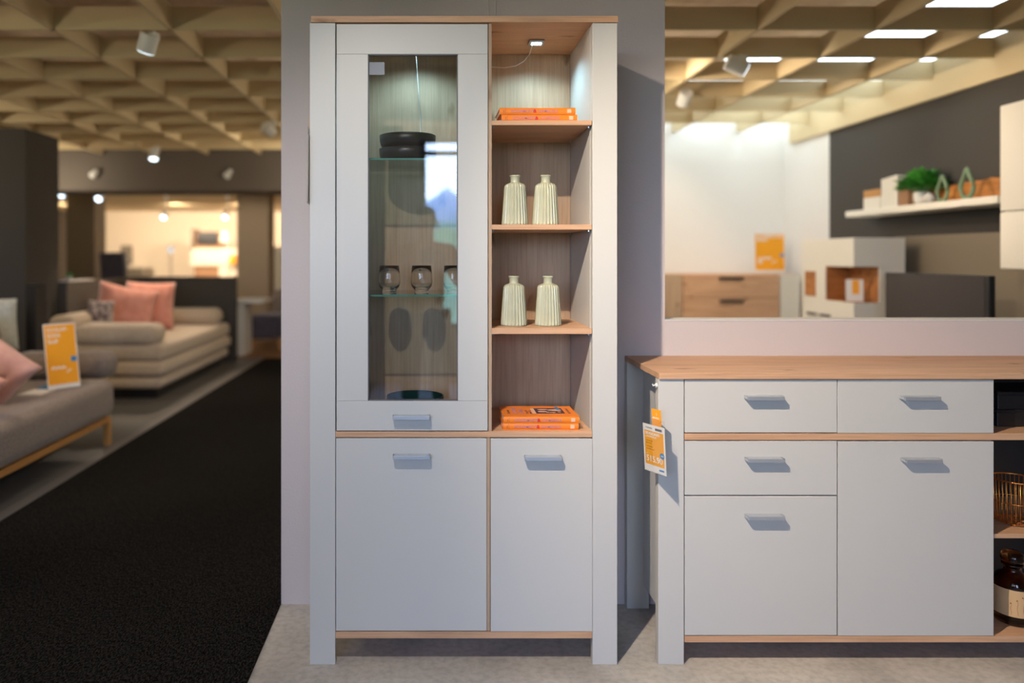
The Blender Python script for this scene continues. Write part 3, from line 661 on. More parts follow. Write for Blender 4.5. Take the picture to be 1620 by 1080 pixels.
spotlight((X(260,13), 13, Z(341,13)), (X(260,13), 12.2, 1.4), 'small lit spotlight in the far room, left of two at one height', 0, top=2.40)
spotlight((X(357,13), 13, Z(341,13)), (X(357,13), 12.2, 1.4), 'small lit spotlight in the far room beside the beige column', 0, top=2.40)
spotlight((X(145,8.55), 8.585, Z(277,8.55)), (X(145,8.55), 9.5, 2.1), 'unlit spotlight on the dark soffit, left of two', 0, lit=False, size=0.035, length=0.07, top=Z(277,8.55)+0.07)
spotlight((X(358,8.55), 8.585, Z(277,8.55)), (X(358,8.55), 9.5, 2.1), 'unlit spotlight on the dark soffit, right of two', 0, lit=False, size=0.035, length=0.07, top=Z(277,8.55)+0.07)
# the lamp that lights the cabinets hangs above and in front of them, out of the picture
kd = (Vector((0.55,2.5,1.05))-Vector(KEY)).normalized()
spotlight(tuple(Vector(KEY)-kd*0.062), (0.55,2.5,1.05), 'spotlight above the camera aimed at the cabinets', 0, length=0.10)
# added fill spots without fixtures, brightening the sofa, far room and showroom
light('SPOT', 'sofa_fill', (-2.6, 3.0, 2.4), (-2.5, 4.3, 0.3), 60, WARM, spot_size=math.radians(75), spot_blend=0.7, shadow_soft_size=0.03)
light('SPOT', 'far_fill', (-7.8, 15.2, 2.3), (-7.8, 18, 1.0), 200, WARM, spot_size=math.radians(130), spot_blend=0.8, shadow_soft_size=0.05)
light('SPOT', 'far_fill', (-5.4, 15.2, 2.3), (-5.4, 18, 1.0), 260, WARM, spot_size=math.radians(130), spot_blend=0.8, shadow_soft_size=0.05)
light('SPOT', 'far_fill', (-4.0, 15.2, 2.3), (-4.0, 18, 1.0), 260, WARM, spot_size=math.radians(130), spot_blend=0.8, shadow_soft_size=0.05)
light('SPOT', 'far_fill', (-2.0, 14.5, 2.3), (-2.0, 18, 1.0), 200, WARM, spot_size=math.radians(130), spot_blend=0.8, shadow_soft_size=0.05)
light('SPOT', 'column_spot', (-2.7, 9.6, 2.3), (-2.7, 11.2, 0.8), 30, WARM, spot_size=math.radians(90), spot_blend=0.8, shadow_soft_size=0.05)
light('SPOT', 'showroom_fill', (1.2, 4.6, 2.4), (3.3, 5.2, 1.4), 70, WARM, spot_size=math.radians(100), spot_blend=0.8, shadow_soft_size=0.04)
light('SPOT', 'showroom_fill', (1.5, 4.9, 2.4), (2.2, 6.8, 0.8), 22, WARM, spot_size=math.radians(90), spot_blend=0.8, shadow_soft_size=0.04)
light('POINT', 'front_fill', (-1.0, -1.4, 2.3), (0,0,0), 9, (1.0, 0.90, 0.82), shadow_soft_size=0.25)  # unseen point light added as soft fill from the front
for q in ((-6.5, 12.2), (-3.9, 11.9), (-4.6, 2.6), (-4.6, 5.2), (-2.4, 1.6), (-4.4, 8.0), (0.9, 5.2), (-1.2, 7.6)):
    light('POINT', 'aisle_fill', (q[0], q[1], 2.05), (0,0,0), 30, (1.0, 0.87, 0.66), shadow_soft_size=0.08)  # unseen point lights added to lift the ceiling and left side

# ------------------------------------------------------------------ sofas
def pillow(name, label, mt, loc, w_, h_, t_, rot, group=None, seed=1, wr=0.006, cat='cushion'):
    bm = bmesh.new(); N = 22; fr = []; bk_ = []
    for side, store in ((1, fr), (-1, bk_)):
        for j in range(N+1):
            row = []
            for i in range(N+1):
                u, v = -1+2*i/N, -1+2*j/N
                k = max(0.0, (1-u**4)*(1-v**4))**0.42
                x = u*w_/2*(1-0.07*(1-v*v)); z = v*h_/2*(1-0.07*(1-u*u))
                y = side*t_/2*k
                nn = noise.noise(Vector((x*7, z*7, seed)))*wr*2+abs(noise.noise(Vector((x*16, z*9, seed+3))))*wr
                row.append(bm.verts.new((x, y+side*nn*k, z)))
            store.append(row)
    for st_ in (fr, bk_):
        for a, b in zip(st_, st_[1:]):
            for i in range(N): bm.faces.new((a[i], a[i+1], b[i+1], b[i]))
    bmesh.ops.remove_doubles(bm, verts=bm.verts, dist=0.0008)
    o = obj(name, bm, mt, smooth=True); o.location = loc; o.rotation_euler = rot
    return tag(o, label, cat, group)
s1 = thing('sofa', 'grey tweed sofa on a honey wood frame, nearest the camera', 'sofa', (-2.6, 4.0, 0))
bx('seat', (-3.0, -2.16, 2.7, 5.02, 0.20, 0.445), M['sofa_grey'], s1, bevel=0.07, seg=6)
bm = bmesh.new()
v8 = box(bm, -3.05, -2.80, 2.7, 4.95, 0.40, 0.90)
for v in v8[4:]: v.co.x -= 0.12
obj('backrest', bm, M['sofa_grey'], s1, True, bevel=0.08, seg=6)
bx('bolster', (-2.93, -2.24, 5.03, 5.28, 0.43, 0.615), M['sofa_grey'], s1, bevel=0.08, seg=6)
bm = bmesh.new(); box(bm, -2.225, -2.185, 2.75, 4.99, 0.160, 0.197); box(bm, -3.0, -2.225, 4.95, 4.99, 0.160, 0.197); box(bm, -3.0, -2.96, 2.75, 4.95, 0.16, 0.197)
obj('frame_rail', bm, M['leg_wood'], s1, True, bevel=0.004)
for x, y in ((-2.225, 4.95), (-3.0, 4.95), (-2.225, 2.75), (-3.0, 2.75)): bx('leg', (x, x+0.04, y, y+0.04, 0, 0.159), M['leg_wood'], s1, bevel=0.003)
pillow('cushion', 'pink satin quilted cushion leaning on the grey sofa', M['pink_sheen'], (-2.56, 4.15, 0.635), 0.46, 0.44, 0.18, (0.15, 0.72, 0.35), seed=3, wr=0.02)
pillow('cushion', 'salmon velvet cushion at the left picture edge on the grey sofa', M['pink'], (-2.47, 3.72, 0.60), 0.42, 0.42, 0.15, (0.1, 0.62, 0.2), seed=6)
pillow('cushion', 'off-white cushion behind the grey sofa backrest', M['off_white'], (-3.20, 5.30, 0.80), 0.38, 0.40, 0.13, (0.2, 0.05, 0.1), seed=8)
tag(bx('slim_panel', (X(41,5.6), X(57,5.6), 5.6, 5.75, 0.0, 1.07), M['black']), 'slim black upright panel behind the grey sofa', 'panel')  # unidentified dark upright shape, built as a plain panel
# sales sign and leaflets on the grey sofa
def sign(name, label, loc, u, v, w_, h_, lines, price):
    t = thing(name, label, 'sign', loc); basis(t, u, v)
    quad('sheet', -w_/2, w_/2, 0, h_, 0, M['paper'], t, 0.002)
    quad('orange_field', -w_/2+0.006, w_/2-0.006, h_*0.07, h_-0.008, 0.0021, M['amber'], t, 0.0004)
    for k, s in enumerate(lines): text('sign_text', s, w_*0.17, (-w_/2+0.02, h_*(0.88-0.09*k), 0.0028), M['paper'], t, bold=0.02)
    if price: text('price_text', price, w_*0.30, (-w_/2+0.03, h_*0.24, 0.0028), M['paper'], t, bold=0.03)
    quad('badge', w_/2-0.045, w_/2-0.008, h_*0.40, h_*0.48, 0.0026, M['blue'], t, 0.0004)
    bx('foot', (-w_/2, w_/2, -0.006, 0.0, -0.05, 0.03), M['pocket'], t, world=False)
    return t
sign('sales_sign', 'orange sales sign standing on the grey sofa', (X(102,4.62), 4.62, 0.452), (0.64, 0.77, 0), (-0.18, 0.10, 1), 0.20, 0.415, ('SCHLAF-', 'SOFA', 'Stoff'), '999.-')
tag(bx('leaflet', (X(38,4.5), X(75,4.5), 4.42, 4.62, 0.4455, 0.4475), M['paper'], bevel=0.0), 'white leaflet lying on the grey sofa seat', 'leaflet')
tag(bx('brochure', (X(56,4.62), X(88,4.62), 4.63, 4.78, 0.4455, 0.4515), M['blue']), 'dark blue brochure lying before the orange sign on the sofa', 'brochure')

s2 = thing('sofa', 'cream striped sofa bed with pink cushions by the dark divider', 'sofa', (-2.85, 7.6, 0))
bx('plinth', (-3.25, -2.48, 6.60, 8.62, 0.0, 0.10), M['black'], s2)
for z0, z1, ins in ((0.10, 0.215, 0.03), (0.217, 0.35, 0.0), (0.352, 0.50, 0.015)):
    bx('seat_layer', (-3.32, -2.37-ins, 6.46+ins, 8.70, z0, z1), M['sofa_cream'], s2, bevel=0.05, seg=5)
bx('backrest', (-3.42, -3.20, 6.48, 8.70, 0.45, 0.76), M['sofa_cream'], s2, bevel=0.07, seg=5)
bx('armrest', (-3.19, -2.44, 6.44, 6.80, 0.49, 0.68), M['sofa_cream'], s2, bevel=0.09, seg=6)
bx('armrest', (-3.16, -2.46, 8.35, 8.72, 0.49, 0.68), M['sofa_cream'], s2, bevel=0.09, seg=6)
pillow('cushion', 'salmon cushion on the cream sofa, left of the pair', M['pink'], (-3.12, 7.45, 0.76), 0.58, 0.46, 0.24, (-0.25, 0.22, 0.5), seed=11)
pillow('cushion', 'salmon cushion on the cream sofa, right of the pair', M['pink'], (-3.0, 7.80, 0.76), 0.50, 0.52, 0.24, (-0.2, 0.04, 0.35), seed=12)
pillow('cushion', 'small dark patterned cushion at the left end of the cream sofa', M['patterned'], (-3.16, 6.98, 0.72), 0.24, 0.30, 0.12, (-0.2, 0.05, 0.5), seed=13)

# ------------------------------------------------------------------ far room on the left (blurred)
def simple(name, d, mt, label, cat, bevel=0.006, **kw): return tag(bx(name, d, mt, bevel=bevel), label, cat, **kw)
ws = thing('wall_unit', 'cream wall unit with a dark television niche in the far room', 'wall unit', (X(338,16.5), 16.8, 0))
x0, x1 = X(302,16.5), X(374,16.5)
bx('shelf_board', (x0, x1, 16.5, 17.0, Z(397,16.5), Z(393,16.5)), M['cream_wall'], ws)
bx('lower_cabinet', (x0, x1, 16.5, 17.0, Z(420,16.5), Z(398,16.5)), M['cream_wall'], ws, bevel=0.01)
bx('dark_base', (X(306,16.5), X(345,16.5), 16.55, 17.0, 0.0, Z(421,16.5)), M['cork'], ws)
bx('base_cabinet', (X(346,16.5), x1, 16.5, 17.0, 0.0, Z(421,16.5)), M['cream_wall'], ws, bevel=0.01)
bx('side_post', (x0, x0+0.05, 16.5, 17.0, Z(397,16.5)+0.02, Z(362,16.5)), M['taupe'], ws)
bx('niche', (X(308,16.5), X(348,16.5), 16.52, 16.9, Z(392.5,16.5), Z(366,16.5)), M['cork'], ws)
simple('television', (X(312,16.5), X(345,16.5), 16.46, 16.5, Z(386,16.5), Z(367,16.5)), M['black'], 'small dark television on the far wall unit', 'television')
simple('storage_box', (X(365,16.4), X(373,16.4), 16.3, 16.48, Z(418,16.4), Z(403,16.4)), M['orange'], 'orange card on the far cream wall unit', 'card')
tl = thing('table_lamp', 'cream table lamp on the far wall unit', 'lamp', (X(356,16.6), 16.6, Z(393,16.5)))
bm = bmesh.new(); lathe(bm, [(0.07,0),(0.07,0.01),(0.012,0.02),(0.012,0.16)], 20); obj('base', bm, M['stone'], tl)
bm = bmesh.new(); lathe(bm, [(0.14,0.14),(0.10,0.40)], 24, caps=False); obj('lamp_shade', bm, M['cream_wall'], tl)
fl = thing('floor_lamp', 'slim floor lamp with a round head against the far cream wall', 'lamp', (X(270,15), 15, 0))
bm = bmesh.new(); cyl(bm, (0,0,0.015), 0.14, 0.03, (0,0,1), 24); obj('base', bm, M['stone'], fl)
bm = bmesh.new(); cyl(bm, (0,0,0.68), 0.012, 1.3, (0,0,1), 10); obj('pole', bm, M['stone'], fl)
bm = bmesh.new(); bmesh.ops.create_uvsphere(bm, u_segments=20, v_segments=12, radius=0.07, matrix=Matrix.Translation((0,0,1.42))); obj('globe', bm, M['globe'], fl, smooth=True)
wc = thing('wing_chair', 'dark violet high-backed chair seen over the low divider', 'chair', (X(183,11), 11, 0))
bm = bmesh.new(); v8 = box(bm, -0.20, 0.17, 0, 0.14, 0.40, Z(399,11))
for v in v8[4:]: v.co.x -= 0.06
obj('backrest', bm, M['dusk'], wc, bevel=0.03, seg=4); bx('seat', (-0.25, 0.25, -0.55, 0.0, 0.25, 0.47), M['dusk'], wc, world=False, bevel=0.05, seg=4)
for sx in (-0.22, 0.18):
    for sy in (-0.5, 0.05): bx('leg', (sx, sx+0.04, sy, sy+0.04, 0, 0.26), M['leg_wood'], wc, world=False)
simple('side_table', (X(193,12.5), X(226,12.5), 12.5, 13.0, 0, Z(424,12.5)), M['cream_wall'], 'beige low cabinet beside the dark violet chair', 'cabinet')
bm = bmesh.new(); bmesh.ops.create_uvsphere(bm, u_segments=20, v_segments=12, radius=0.06, matrix=Matrix.Translation((X(201,12.6), 12.6, Z(424,12.5)+0.16))); cyl(bm, (X(201,12.6), 12.6, Z(424,12.5)+0.06), 0.02, 0.12, (0,0,1), 10)
tag(obj('globe_lamp', bm, M['stone'], smooth=True), 'small round lamp on the beige low cabinet', 'lamp')
simple('picture_frame', (X(190,17.9), X(207,17.9), 17.93, 17.99, Z(418,17.9), Z(388,17.9)), M['taupe'], 'tall brown picture on the far cream wall', 'picture')
# things standing on the low divider
bm = bmesh.new(); box(bm, -3.605, -3.515, 7.07, 7.6, 1.0405, 1.055); tag(obj('tray', bm, M['stone']), 'pale flat tray on the low divider', 'tray')
pl = thing('potted_plant', 'tiny green plant in a pale pot on the low divider', 'plant', (-3.56, 7.18, 1.0555))
bm = bmesh.new(); lathe(bm, [(0.02,0),(0.028,0.04)], 16); obj('pot', bm, M['stone'], pl)
def leaves(bm, n_, r, h, size, seed):
    rnd = random.Random(seed)
    for k in range(n_):
        a = rnd.uniform(0, 2*PI); e = rnd.uniform(0.15, 1.35); L = r*rnd.uniform(0.6, 1.0)
        base = Vector((0,0,h)); d = Vector((math.cos(a)*math.cos(e), math.sin(a)*math.cos(e), math.sin(e)))
        s_ = d.cross(Vector((0,0,1))).normalized(); tip = base+d*L; sag = Vector((0,0,-size*0.5))
        m_ = base+d*L*0.65
        up = s_.cross(d)*size*0.10
        a_ = [bm.verts.new(base+d*L*0.15), bm.verts.new(m_+s_*size*0.5+up), bm.verts.new(tip+sag*0.5), bm.verts.new(m_-s_*size*0.5+up)]
        bm.faces.new((a_[0], a_[1], a_[2])); bm.faces.new((a_[0], a_[2], a_[3]))
bm = bmesh.new(); leaves(bm, 60, 0.06, 0.03, 0.025, 3); obj('foliage', bm, M['leaf'], pl)
# far right of the aisle: table and grey armchair
tt = thing('coffee_table', 'white side table at the end of the aisle before the beige column', 'table', (X(400,10), 10, 0))
bx('table_top', (X(376,9.6), X(425,9.6), 9.3, 9.85, 0.69, 0.73), M['white'], tt, bevel=0.01)
bx('table_leg', (X(378,9.6), X(393,9.6), 9.35, 9.8, 0.007, 0.689), M['white'], tt, bevel=0.005)
ac = thing('armchair', 'grey upholstered armchair beside the wall pillar at the aisle end', 'armchair', (X(430,10.8), 10.3, 0))
bx('seat', (X(399,10.2), X(450,10.2), 9.95, 10.7, 0.15, 0.48), M['dusk'], ac, bevel=0.06, seg=4)
bx('backrest', (X(420,10.2), X(452,10.2), 10.5, 10.9, 0.40, 0.80), M['sofa_grey'], ac, bevel=0.08, seg=4)
for sx in (X(402,10.2), X(446,10.2)):
    bx('leg', (sx, sx+0.04, 10.0, 10.04, 0.006, 0.16), M['leg_wood'], ac)
simple('display_shelf', (X(432,14), X(470,14), 14, 14.3, 0.006, Z(390,14)), M['cream'], 'cream shelf unit at the far end of the aisle', 'shelf')

# ------------------------------------------------------------------ right showroom (blurred)
dsr = thing('chest_of_drawers', 'light oak chest of drawers against the white wall seen through the opening', 'chest', (2.7, 6.8, 0))
DT = Z(433.5, 6.55)
dx0, dx1 = 1.95, X(1265,6.55)
bx('carcass', (dx0, dx1, 6.572, 7.05, 0.06, DT), M['oak_x'], dsr, bevel=0.004)
bx('plinth', (dx0+0.03, dx1-0.03, 6.60, 7.0, 0.0, 0.06), M['oak_dark'], dsr)
for i in range(5):
    z1 = DT-0.01-i*0.205
    dd = bx('drawer', (X(1081,6.55), X(1233,6.55), 6.55, 6.57, z1-0.20, z1), M['oak_x'], dsr, bevel=0.003)
    bx('handle', (X(1139,6.53), X(1176,6.53), 6.522, 6.549, z1-0.034 if i else z1-0.034, z1-0.016), M['black'], dd)
bx('side_stile', (dx0, X(1079,6.55), 6.55, 6.57, 0.07, DT-0.004), M['oak_z'], dsr)
bx('side_stile', (X(1235,6.55), dx1, 6.55, 6.57, 0.07, DT-0.004), M['cream'], dsr)
sign('sales_sign', 'orange sales sign standing on the oak chest of drawers', (X(1218,6.75), 6.75, DT+0.007), (1, 0, 0), (0, 0.03, 1), 0.28, 0.37, ('KOMMODE', 'Eiche'), '699.-')
hb = thing('highboard', 'white highboard with an oak corner niche in the right showroom', 'highboard', (3.15, 5.4, 0))
HX0, HX1, HY0, HY1, HZ = 2.95, 3.31, 5.06, 5.76, Z(376,5.06)
NZ0, NZ1 = Z(479,5.06), Z(422,5.06)
NY = X(1305,1)   # niche reaches back along the long face
NYb = 2.95/NY
bm = bmesh.new()
box(bm, HX0, HX1, HY0, HY1, 0.06, NZ0); box(bm, HX0, HX1, HY0, HY1, NZ1, HZ)
box(bm, HX0, HX1, NYb, HY1, NZ0, NZ1); box(bm, HX0+0.18, HX1, HY0, NYb, NZ0, NZ1)
obj('carcass', bm, M['cream'], hb, True, bevel=0.003)
bm = bmesh.new(); box(bm, HX0+0.174, HX0+0.179, HY0+0.01, NYb-0.003, NZ0+0.001, NZ1-0.001); box(bm, HX0+0.01, HX0+0.174, NYb-0.006, NYb-0.001, NZ0+0.001, NZ1-0.001); box(bm, HX0+0.003, HX0+0.174, HY0+0.003, NYb-0.006, NZ0+0.001, NZ0+0.005)
obj('niche_lining', bm, M['oak_dark'], hb, True)
bx('oak_inlay', (HX0-0.004, HX0-0.0005, 2.95/X(1290.5,1), 2.95/X(1274,1), Z(468,5.6), Z(429,5.6)), M['oak_dark'], hb)
for a in (1279, 1300): bx('handle', (HX0-0.018, HX0-0.0005, 2.95/X(a+14,1), 2.95/X(a,1), Z(499,5.5), Z(495,5.5)), M['strip'], hb)
cd = thing('display_card', 'small white and orange card in the oak niche', 'card', (X(1347,5.2), 5.16, NZ0+0.0055)); basis(cd, (1,-0.35,0), (0,0.1,1))
quad('sheet', -0.055, 0.055, 0, 0.155, 0, M['paper'], cd, 0.003); quad('orange_field', -0.015, 0.03, 0.05, 0.15, 0.0032, M['amber'], cd)
lbd = thing('media_lowboard', 'taupe lowboard under the television along the dark wall', 'lowboard', (3.15, 4.3, 0))
bx('carcass', (2.90, 3.41, 3.60, 5.04, 0.05, 0.62), M['taupe'], lbd, bevel=0.004); bx('plinth', (2.95, 3.40, 3.65, 5.0, 0, 0.049), M['black'], lbd)
tvt = thing('television', 'large dark television standing in front of the taupe back panel', 'television', (3.05, 4.35, 0.6205))
bm = bmesh.new(); box(bm, 3.0, 3.035, 3.90, 4.79, 0.70, Z(430.5,4.79)); obj('casing', bm, M['black'], tvt, True, bevel=0.004)
bm = bmesh.new(); box(bm, 2.9985, 2.9998, 3.93, 4.78, 0.72, Z(432.5,4.79)); obj('screen', bm, M['tv'], tvt, True)
bm = bmesh.new(); box(bm, 2.96, 3.10, 4.15, 4.55, 0.6205, 0.632); box(bm, 3.005, 3.03, 4.32, 4.38, 0.632, 0.70); obj('stand', bm, M['black'], tvt, True)
tag(bx('back_panel_board', (3.425, XR-0.001, 3.97, 5.35, 0.63, Z(374,5.35)), M['taupe']), 'taupe back panel on the dark wall behind the television', 'panel')
# floating shelf with decorations
SY0, SY1 = 4.10, 5.60; SZ = Z(332,5.4)
fs = tag(bx('floating_shelf', (3.20, XR-0.001, SY0, SY1, SZ-0.045, SZ), M['cream'], bevel=0.006), 'cream floating shelf on the dark wall with books and a plant', 'shelf')
def sy(px, x=3.26): return x/((px-680)/F)
def shelf_item(name, px0, px1, h, mt, label, cat, x0=3.22, x1=3.40, z0=0, **kw):
    return tag(bx(name, (x0, x1, sy(px1, x0), sy(px0, x0), SZ+0.0005+z0, SZ+z0+h), mt, bevel=0.003), label, cat, **kw)
shelf_item('storage_box', 1366, 1392, 0.085, M['cream'], 'white box lying at the far end of the floating shelf', 'box')
shelf_item('keepsake_box', 1366, 1392, 0.055, M['leg_wood'], 'wooden box on top of the white box on the floating shelf', 'box', z0=0.0855)
for k in range(4):
    a = 1394+k*6.4
    bm = bmesh.new(); y1 = sy(a, 3.22); y0 = sy(a+6.0, 3.22); box(bm, 3.22, 3.38, y0, y1, SZ+0.0005, SZ+0.205+0.004*k)
    tag(obj('book', bm, M['cream'], bevel=0.002), ('white upright book beside the boxes on the floating shelf', 'white upright book, second from the boxes', 'white upright book, third from the boxes', 'white upright book, last before the dark books')[k], 'book', 'white books on the floating shelf')
shelf_item('book', 1421, 1436, 0.16, M['cork'], 'dark brown upright book next to the white books', 'book')
pp = thing('potted_plant', 'bushy green plant in a white pot on the floating shelf', 'plant', (3.30, sy(1458,3.30), SZ+0.0005))
bm = bmesh.new(); lathe(bm, [(0.03,0),(0.045,0.02),(0.05,0.06),(0.045,0.085),(0.038,0.09)], 28); obj('pot', bm, M['white'], pp, smooth=True)
bm = bmesh.new(); leaves(bm, 260, 0.20, 0.09, 0.06, 5); obj('foliage', bm, M['leaf'], pp)
bm = bmesh.new(); bmesh.ops.create_icosphere(bm, subdivisions=3, radius=0.035, matrix=Matrix.Translation((3.26, sy(1470,3.26), SZ+0.034)))
for v in bm.verts: v.co += v.normal*noise.noise(v.co*30)*0.006
tag(obj('stone', bm, M['stone'], smooth=True), 'grey stone beside the white plant pot', 'stone')
bm = bmesh.new(); yy0, yy1 = sy(1580,3.38), sy(1453,3.38); N = 30; top_ = []; bot_ = []
for i in range(N+1):
    y = yy0+(yy1-yy0)*i/N; top_.append((y, SZ+0.13-0.025*i/N+0.012*noise.noise(Vector((y*14,0,2))))); bot_.append((y, SZ+0.0005))
rows = [[bm.verts.new((x, y, z)) for y, z in top_+bot_[::-1]] for x in (3.385, 3.415)]
L_ = len(rows[0])
for i in range(L_): j = (i+1) % L_; bm.faces.new((rows[0][i], rows[0][j], rows[1][j], rows[1][i]))
bm.faces.new(rows[0]); bm.faces.new(rows[1][::-1])
tag(obj('oak_board', bm, oak('oak_live', 'Y', (0.62,0.27,0.07), (0.30,0.10,0.02))), 'live-edge oak board leaning on the wall behind the ring sculptures', 'board')
def ring_sculpture(px, label, s_=1.0):
    t = thing('leaf_sculpture', label, 'sculpture', (3.27, sy(px,3.27), SZ+0.0005), 'green leaf sculptures on the floating shelf')
    bm = bmesh.new(); n_ = 32; pts = []
    for i in range(n_):
        a = 2*PI*i/n_
        r = 0.052; z = 0.075+0.068*math.cos(a); y = 0.048*math.sin(a)*(1-0.42*max(0, math.cos(a)))
        if math.cos(a) > 0.8: z += 0.12*(math.cos(a)-0.8)
        pts.append((0, y*s_, (z)*s_))
    tube(bm, pts, 0.011*s_, 8, True); obj('ring', bm, M['sage'], t, smooth=True)
    bx('foot', (-0.02, 0.02, -0.025, 0.025, 0, 0.006), M['sage'], t, world=False)
ring_sculpture(1491, 'green leaf-shaped ring sculpture nearer the plant'); ring_sculpture(1530, 'green leaf-shaped ring sculpture farther from the plant', 1.12)
wcb = thing('hanging_cabinet', 'cream hanging cabinet with rounded edge at the right picture edge', 'cabinet', (3.27, 3.6, Z(425,3.95)))
HZ0, HZ1 = Z(425,3.95), Z(168,3.95)
bm = bmesh.new(); box(bm, 3.12, XR-0.001, 3.25, 3.95, HZ0, HZ1); obj('carcass', bm, M['cream'], wcb, True, bevel=0.012, seg=4)
bm = bmesh.new(); zm = Z(335,3.95)
box(bm, 3.10, 3.119, 3.25, 3.955, HZ0-0.002, zm-0.002); obj('door', bm, M['cream'], wcb, True, bevel=0.008, seg=3)
bm = bmesh.new(); box(bm, 3.10, 3.119, 3.25, 3.955, zm+0.002, HZ1+0.002); obj('door', bm, M['cream'], wcb, True, bevel=0.008, seg=3)

# ------------------------------------------------------------------ the photographer, mirrored in the cabinet's glass door
def skin(name, verts, edges, mt, parent, root=0, sub=2):
    bm = bmesh.new(); lay = bm.verts.layers.skin.new(); vv = []
    for i, v in enumerate(verts):
        q = bm.verts.new(v[:3]); r = v[3]; q[lay].radius = r if isinstance(r, tuple) else (r, r); q[lay].use_root = (i == root); vv.append(q)
    for e in edges: bm.edges.new((vv[e[0]], vv[e[1]]))
    me = bpy.data.meshes.new(name); bm.to_mesh(me); bm.free()
    me.materials.append(mt); o = bpy.data.objects.new(name, me); COL.objects.link(o); o.parent = parent
    k = o.modifiers.new('skin', 'SKIN'); k.use_smooth_shade = True; k.branch_smoothing = 0.6
    s_ = o.modifiers.new('sub', 'SUBSURF'); s_.levels = sub; s_.render_levels = sub
    return o
skin_m = mat('skin', (0.62,0.36,0.26), 0.55, var=0.05, vscale=6)
shirt_m = fabric('shirt', (0.55,0.36,0.30), (0.62,0.42,0.35), 80); trouser_m = fabric('trousers', (0.03,0.04,0.07), (0.05,0.06,0.10), 200)
ph = thing('person', 'person in a pale pink shirt holding a camera, mirrored in the glass door', 'person', (-0.03, -0.40, 0))
V = [(0,0,0.90,(0.13,0.10)),(0,0,1.06,(0.125,0.09)),(0,0.01,1.22,(0.15,0.10)),(0,0,1.33,(0.13,0.08)),(0,0.01,1.40,(0.052,0.052)),(0,0.03,1.455,(0.062,0.072)),(0,0.035,1.52,(0.074,0.088)),(0,0.025,1.58,(0.058,0.07))]
E = [(i, i+1) for i in range(7)]
for s_ in (-1, 1):
    b = len(V)
    V += [(s_*0.16,0,1.34,0.055),(s_*0.215,0.03,1.22,0.043),(s_*0.24,0.08,1.10,0.038),(s_*0.18,0.20,1.18,0.034),(s_*0.115,0.305,1.255,0.024),(s_*0.092,0.335,1.272,(0.03,0.02))]
    E += [(3, b)]+[(b+i, b+i+1) for i in range(5)]
    p_ = b+5
    for k, (dz, L) in enumerate(((0.024,0.030),(0.008,0.034),(-0.008,0.032),(-0.022,0.026))):      # four fingers round the camera grip
        f = len(V)
        V += [(s_*0.088,0.352,1.272+dz,0.0105),(s_*0.076,0.352+L*0.8,1.274+dz,0.0092),(s_*0.052,0.350+L*0.9,1.274+dz,0.008)]
        E += [(p_, f),(f, f+1),(f+1, f+2)]
    f = len(V); V += [(s_*0.082,0.318,1.288,0.012),(s_*0.058,0.312,1.298,0.010)]; E += [(p_, f),(f, f+1)]    # thumb behind the body
    b = len(V)
    V += [(s_*0.09,0,0.84,(0.088,0.092)),(s_*0.10,0.01,0.66,0.072),(s_*0.105,0.02,0.47,0.052),(s_*0.105,0,0.30,0.052),(s_*0.105,-0.02,0.09,0.034),(s_*0.11,0.05,0.04,(0.038,0.03)),(s_*0.115,0.14,0.028,(0.036,0.02))]
    E += [(0, b)]+[(b+i, b+i+1) for i in range(6)]
body = skin('body', V, E, skin_m, ph)
SV = [(0,0,0.88,(0.150,0.115)),(0,0,1.06,(0.142,0.108)),(0,0.01,1.22,(0.166,0.116)),(0,0,1.325,(0.145,0.095)),(0,0.005,1.372,(0.075,0.07))]
SE = [(0,1),(1,2),(2,3),(3,4)]
for s_ in (-1, 1):
    b = len(SV); SV += [(s_*0.16,0,1.34,0.070),(s_*0.215,0.03,1.22,0.058),(s_*0.236,0.07,1.125,0.054)]; SE += [(3,b),(b,b+1),(b+1,b+2)]
skin('shirt', SV, SE, shirt_m, ph)
TV = [(0,0,0.90,(0.145,0.118))]; TE = []
for s_ in (-1, 1):
    b = len(TV); TV += [(s_*0.09,0,0.84,(0.100,0.104)),(s_*0.10,0.01,0.66,0.085),(s_*0.105,0.02,0.47,0.068),(s_*0.105,0,0.30,0.066),(s_*0.105,-0.015,0.10,0.060)]; TE += [(0,b)]+[(b+i,b+i+1) for i in range(4)]
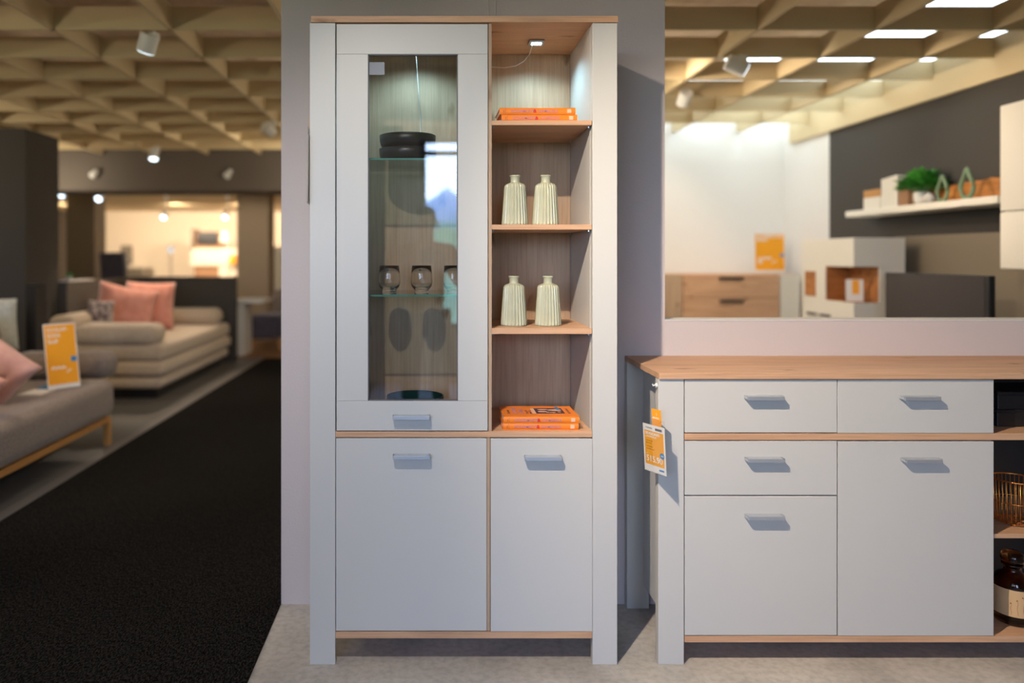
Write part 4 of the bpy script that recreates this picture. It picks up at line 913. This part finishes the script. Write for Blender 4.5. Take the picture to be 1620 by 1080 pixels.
skin('trousers', TV, TE, trouser_m, ph)
HV = [(0,-0.02,1.46,(0.060,0.055)),(0,-0.03,1.52,(0.084,0.072)),(0,-0.005,1.585,(0.078,0.082)),(0,0.03,1.605,(0.066,0.062))]
skin('hair', HV, [(0,1),(1,2),(2,3)], mat('hair_brown', (0.10,0.05,0.03), 0.6), ph)
for s_ in (-1, 1):
    bm = bmesh.new(); bmesh.ops.create_uvsphere(bm, u_segments=16, v_segments=10, radius=0.011, matrix=Matrix.Translation((s_*0.030, 0.106, 1.513))); obj('eye', bm, M['white'], ph, smooth=True)
    bm = bmesh.new(); tube(bm, [(s_*0.075,0.02,1.535),(s_*0.086,0.012,1.53),(s_*0.086,0.014,1.505),(s_*0.078,0.022,1.485)], 0.007, 8); obj('ear', bm, skin_m, ph, smooth=True)
    bm = bmesh.new(); v8 = box(bm, s_*0.11-0.042, s_*0.11+0.042, -0.06, 0.18, 0, 0.055)
    for q in (6, 7): v8[q].co.z -= 0.02
    obj('shoe', bm, M['black'], ph, bevel=0.02, seg=4)
bm = bmesh.new(); v8 = box(bm, -0.011, 0.011, 0.105, 0.120, 1.480, 1.512)
for q in (4, 5): v8[q].co.y -= 0.012
v8[0].co.y += 0.006; v8[1].co.y += 0.006; obj('nose', bm, skin_m, ph, bevel=0.005, seg=4)
bm = bmesh.new(); tube(bm, [(-0.022,0.104,1.463),(0,0.112,1.461),(0.022,0.104,1.463)], 0.0045, 8); obj('mouth', bm, M['lilac'], ph, smooth=True)
cm = thing('photo_camera', 'black camera held in both hands, mirrored in the glass door', 'camera', (0, -0.06, CAM_H))
bx('camera_body', (-0.066, 0.066, -0.035, 0.0, -0.048, 0.040), M['black'], cm, world=False, bevel=0.006, seg=3)
bx('viewfinder_hump', (-0.022, 0.022, -0.033, 0.004, 0.040, 0.060), M['black'], cm, world=False, bevel=0.006, seg=3)
bm = bmesh.new(); cyl(bm, (0, 0.022, 0), 0.033, 0.044, (0,1,0), 36); obj('objective', bm, M['black_gloss'], cm, bevel=0.002)
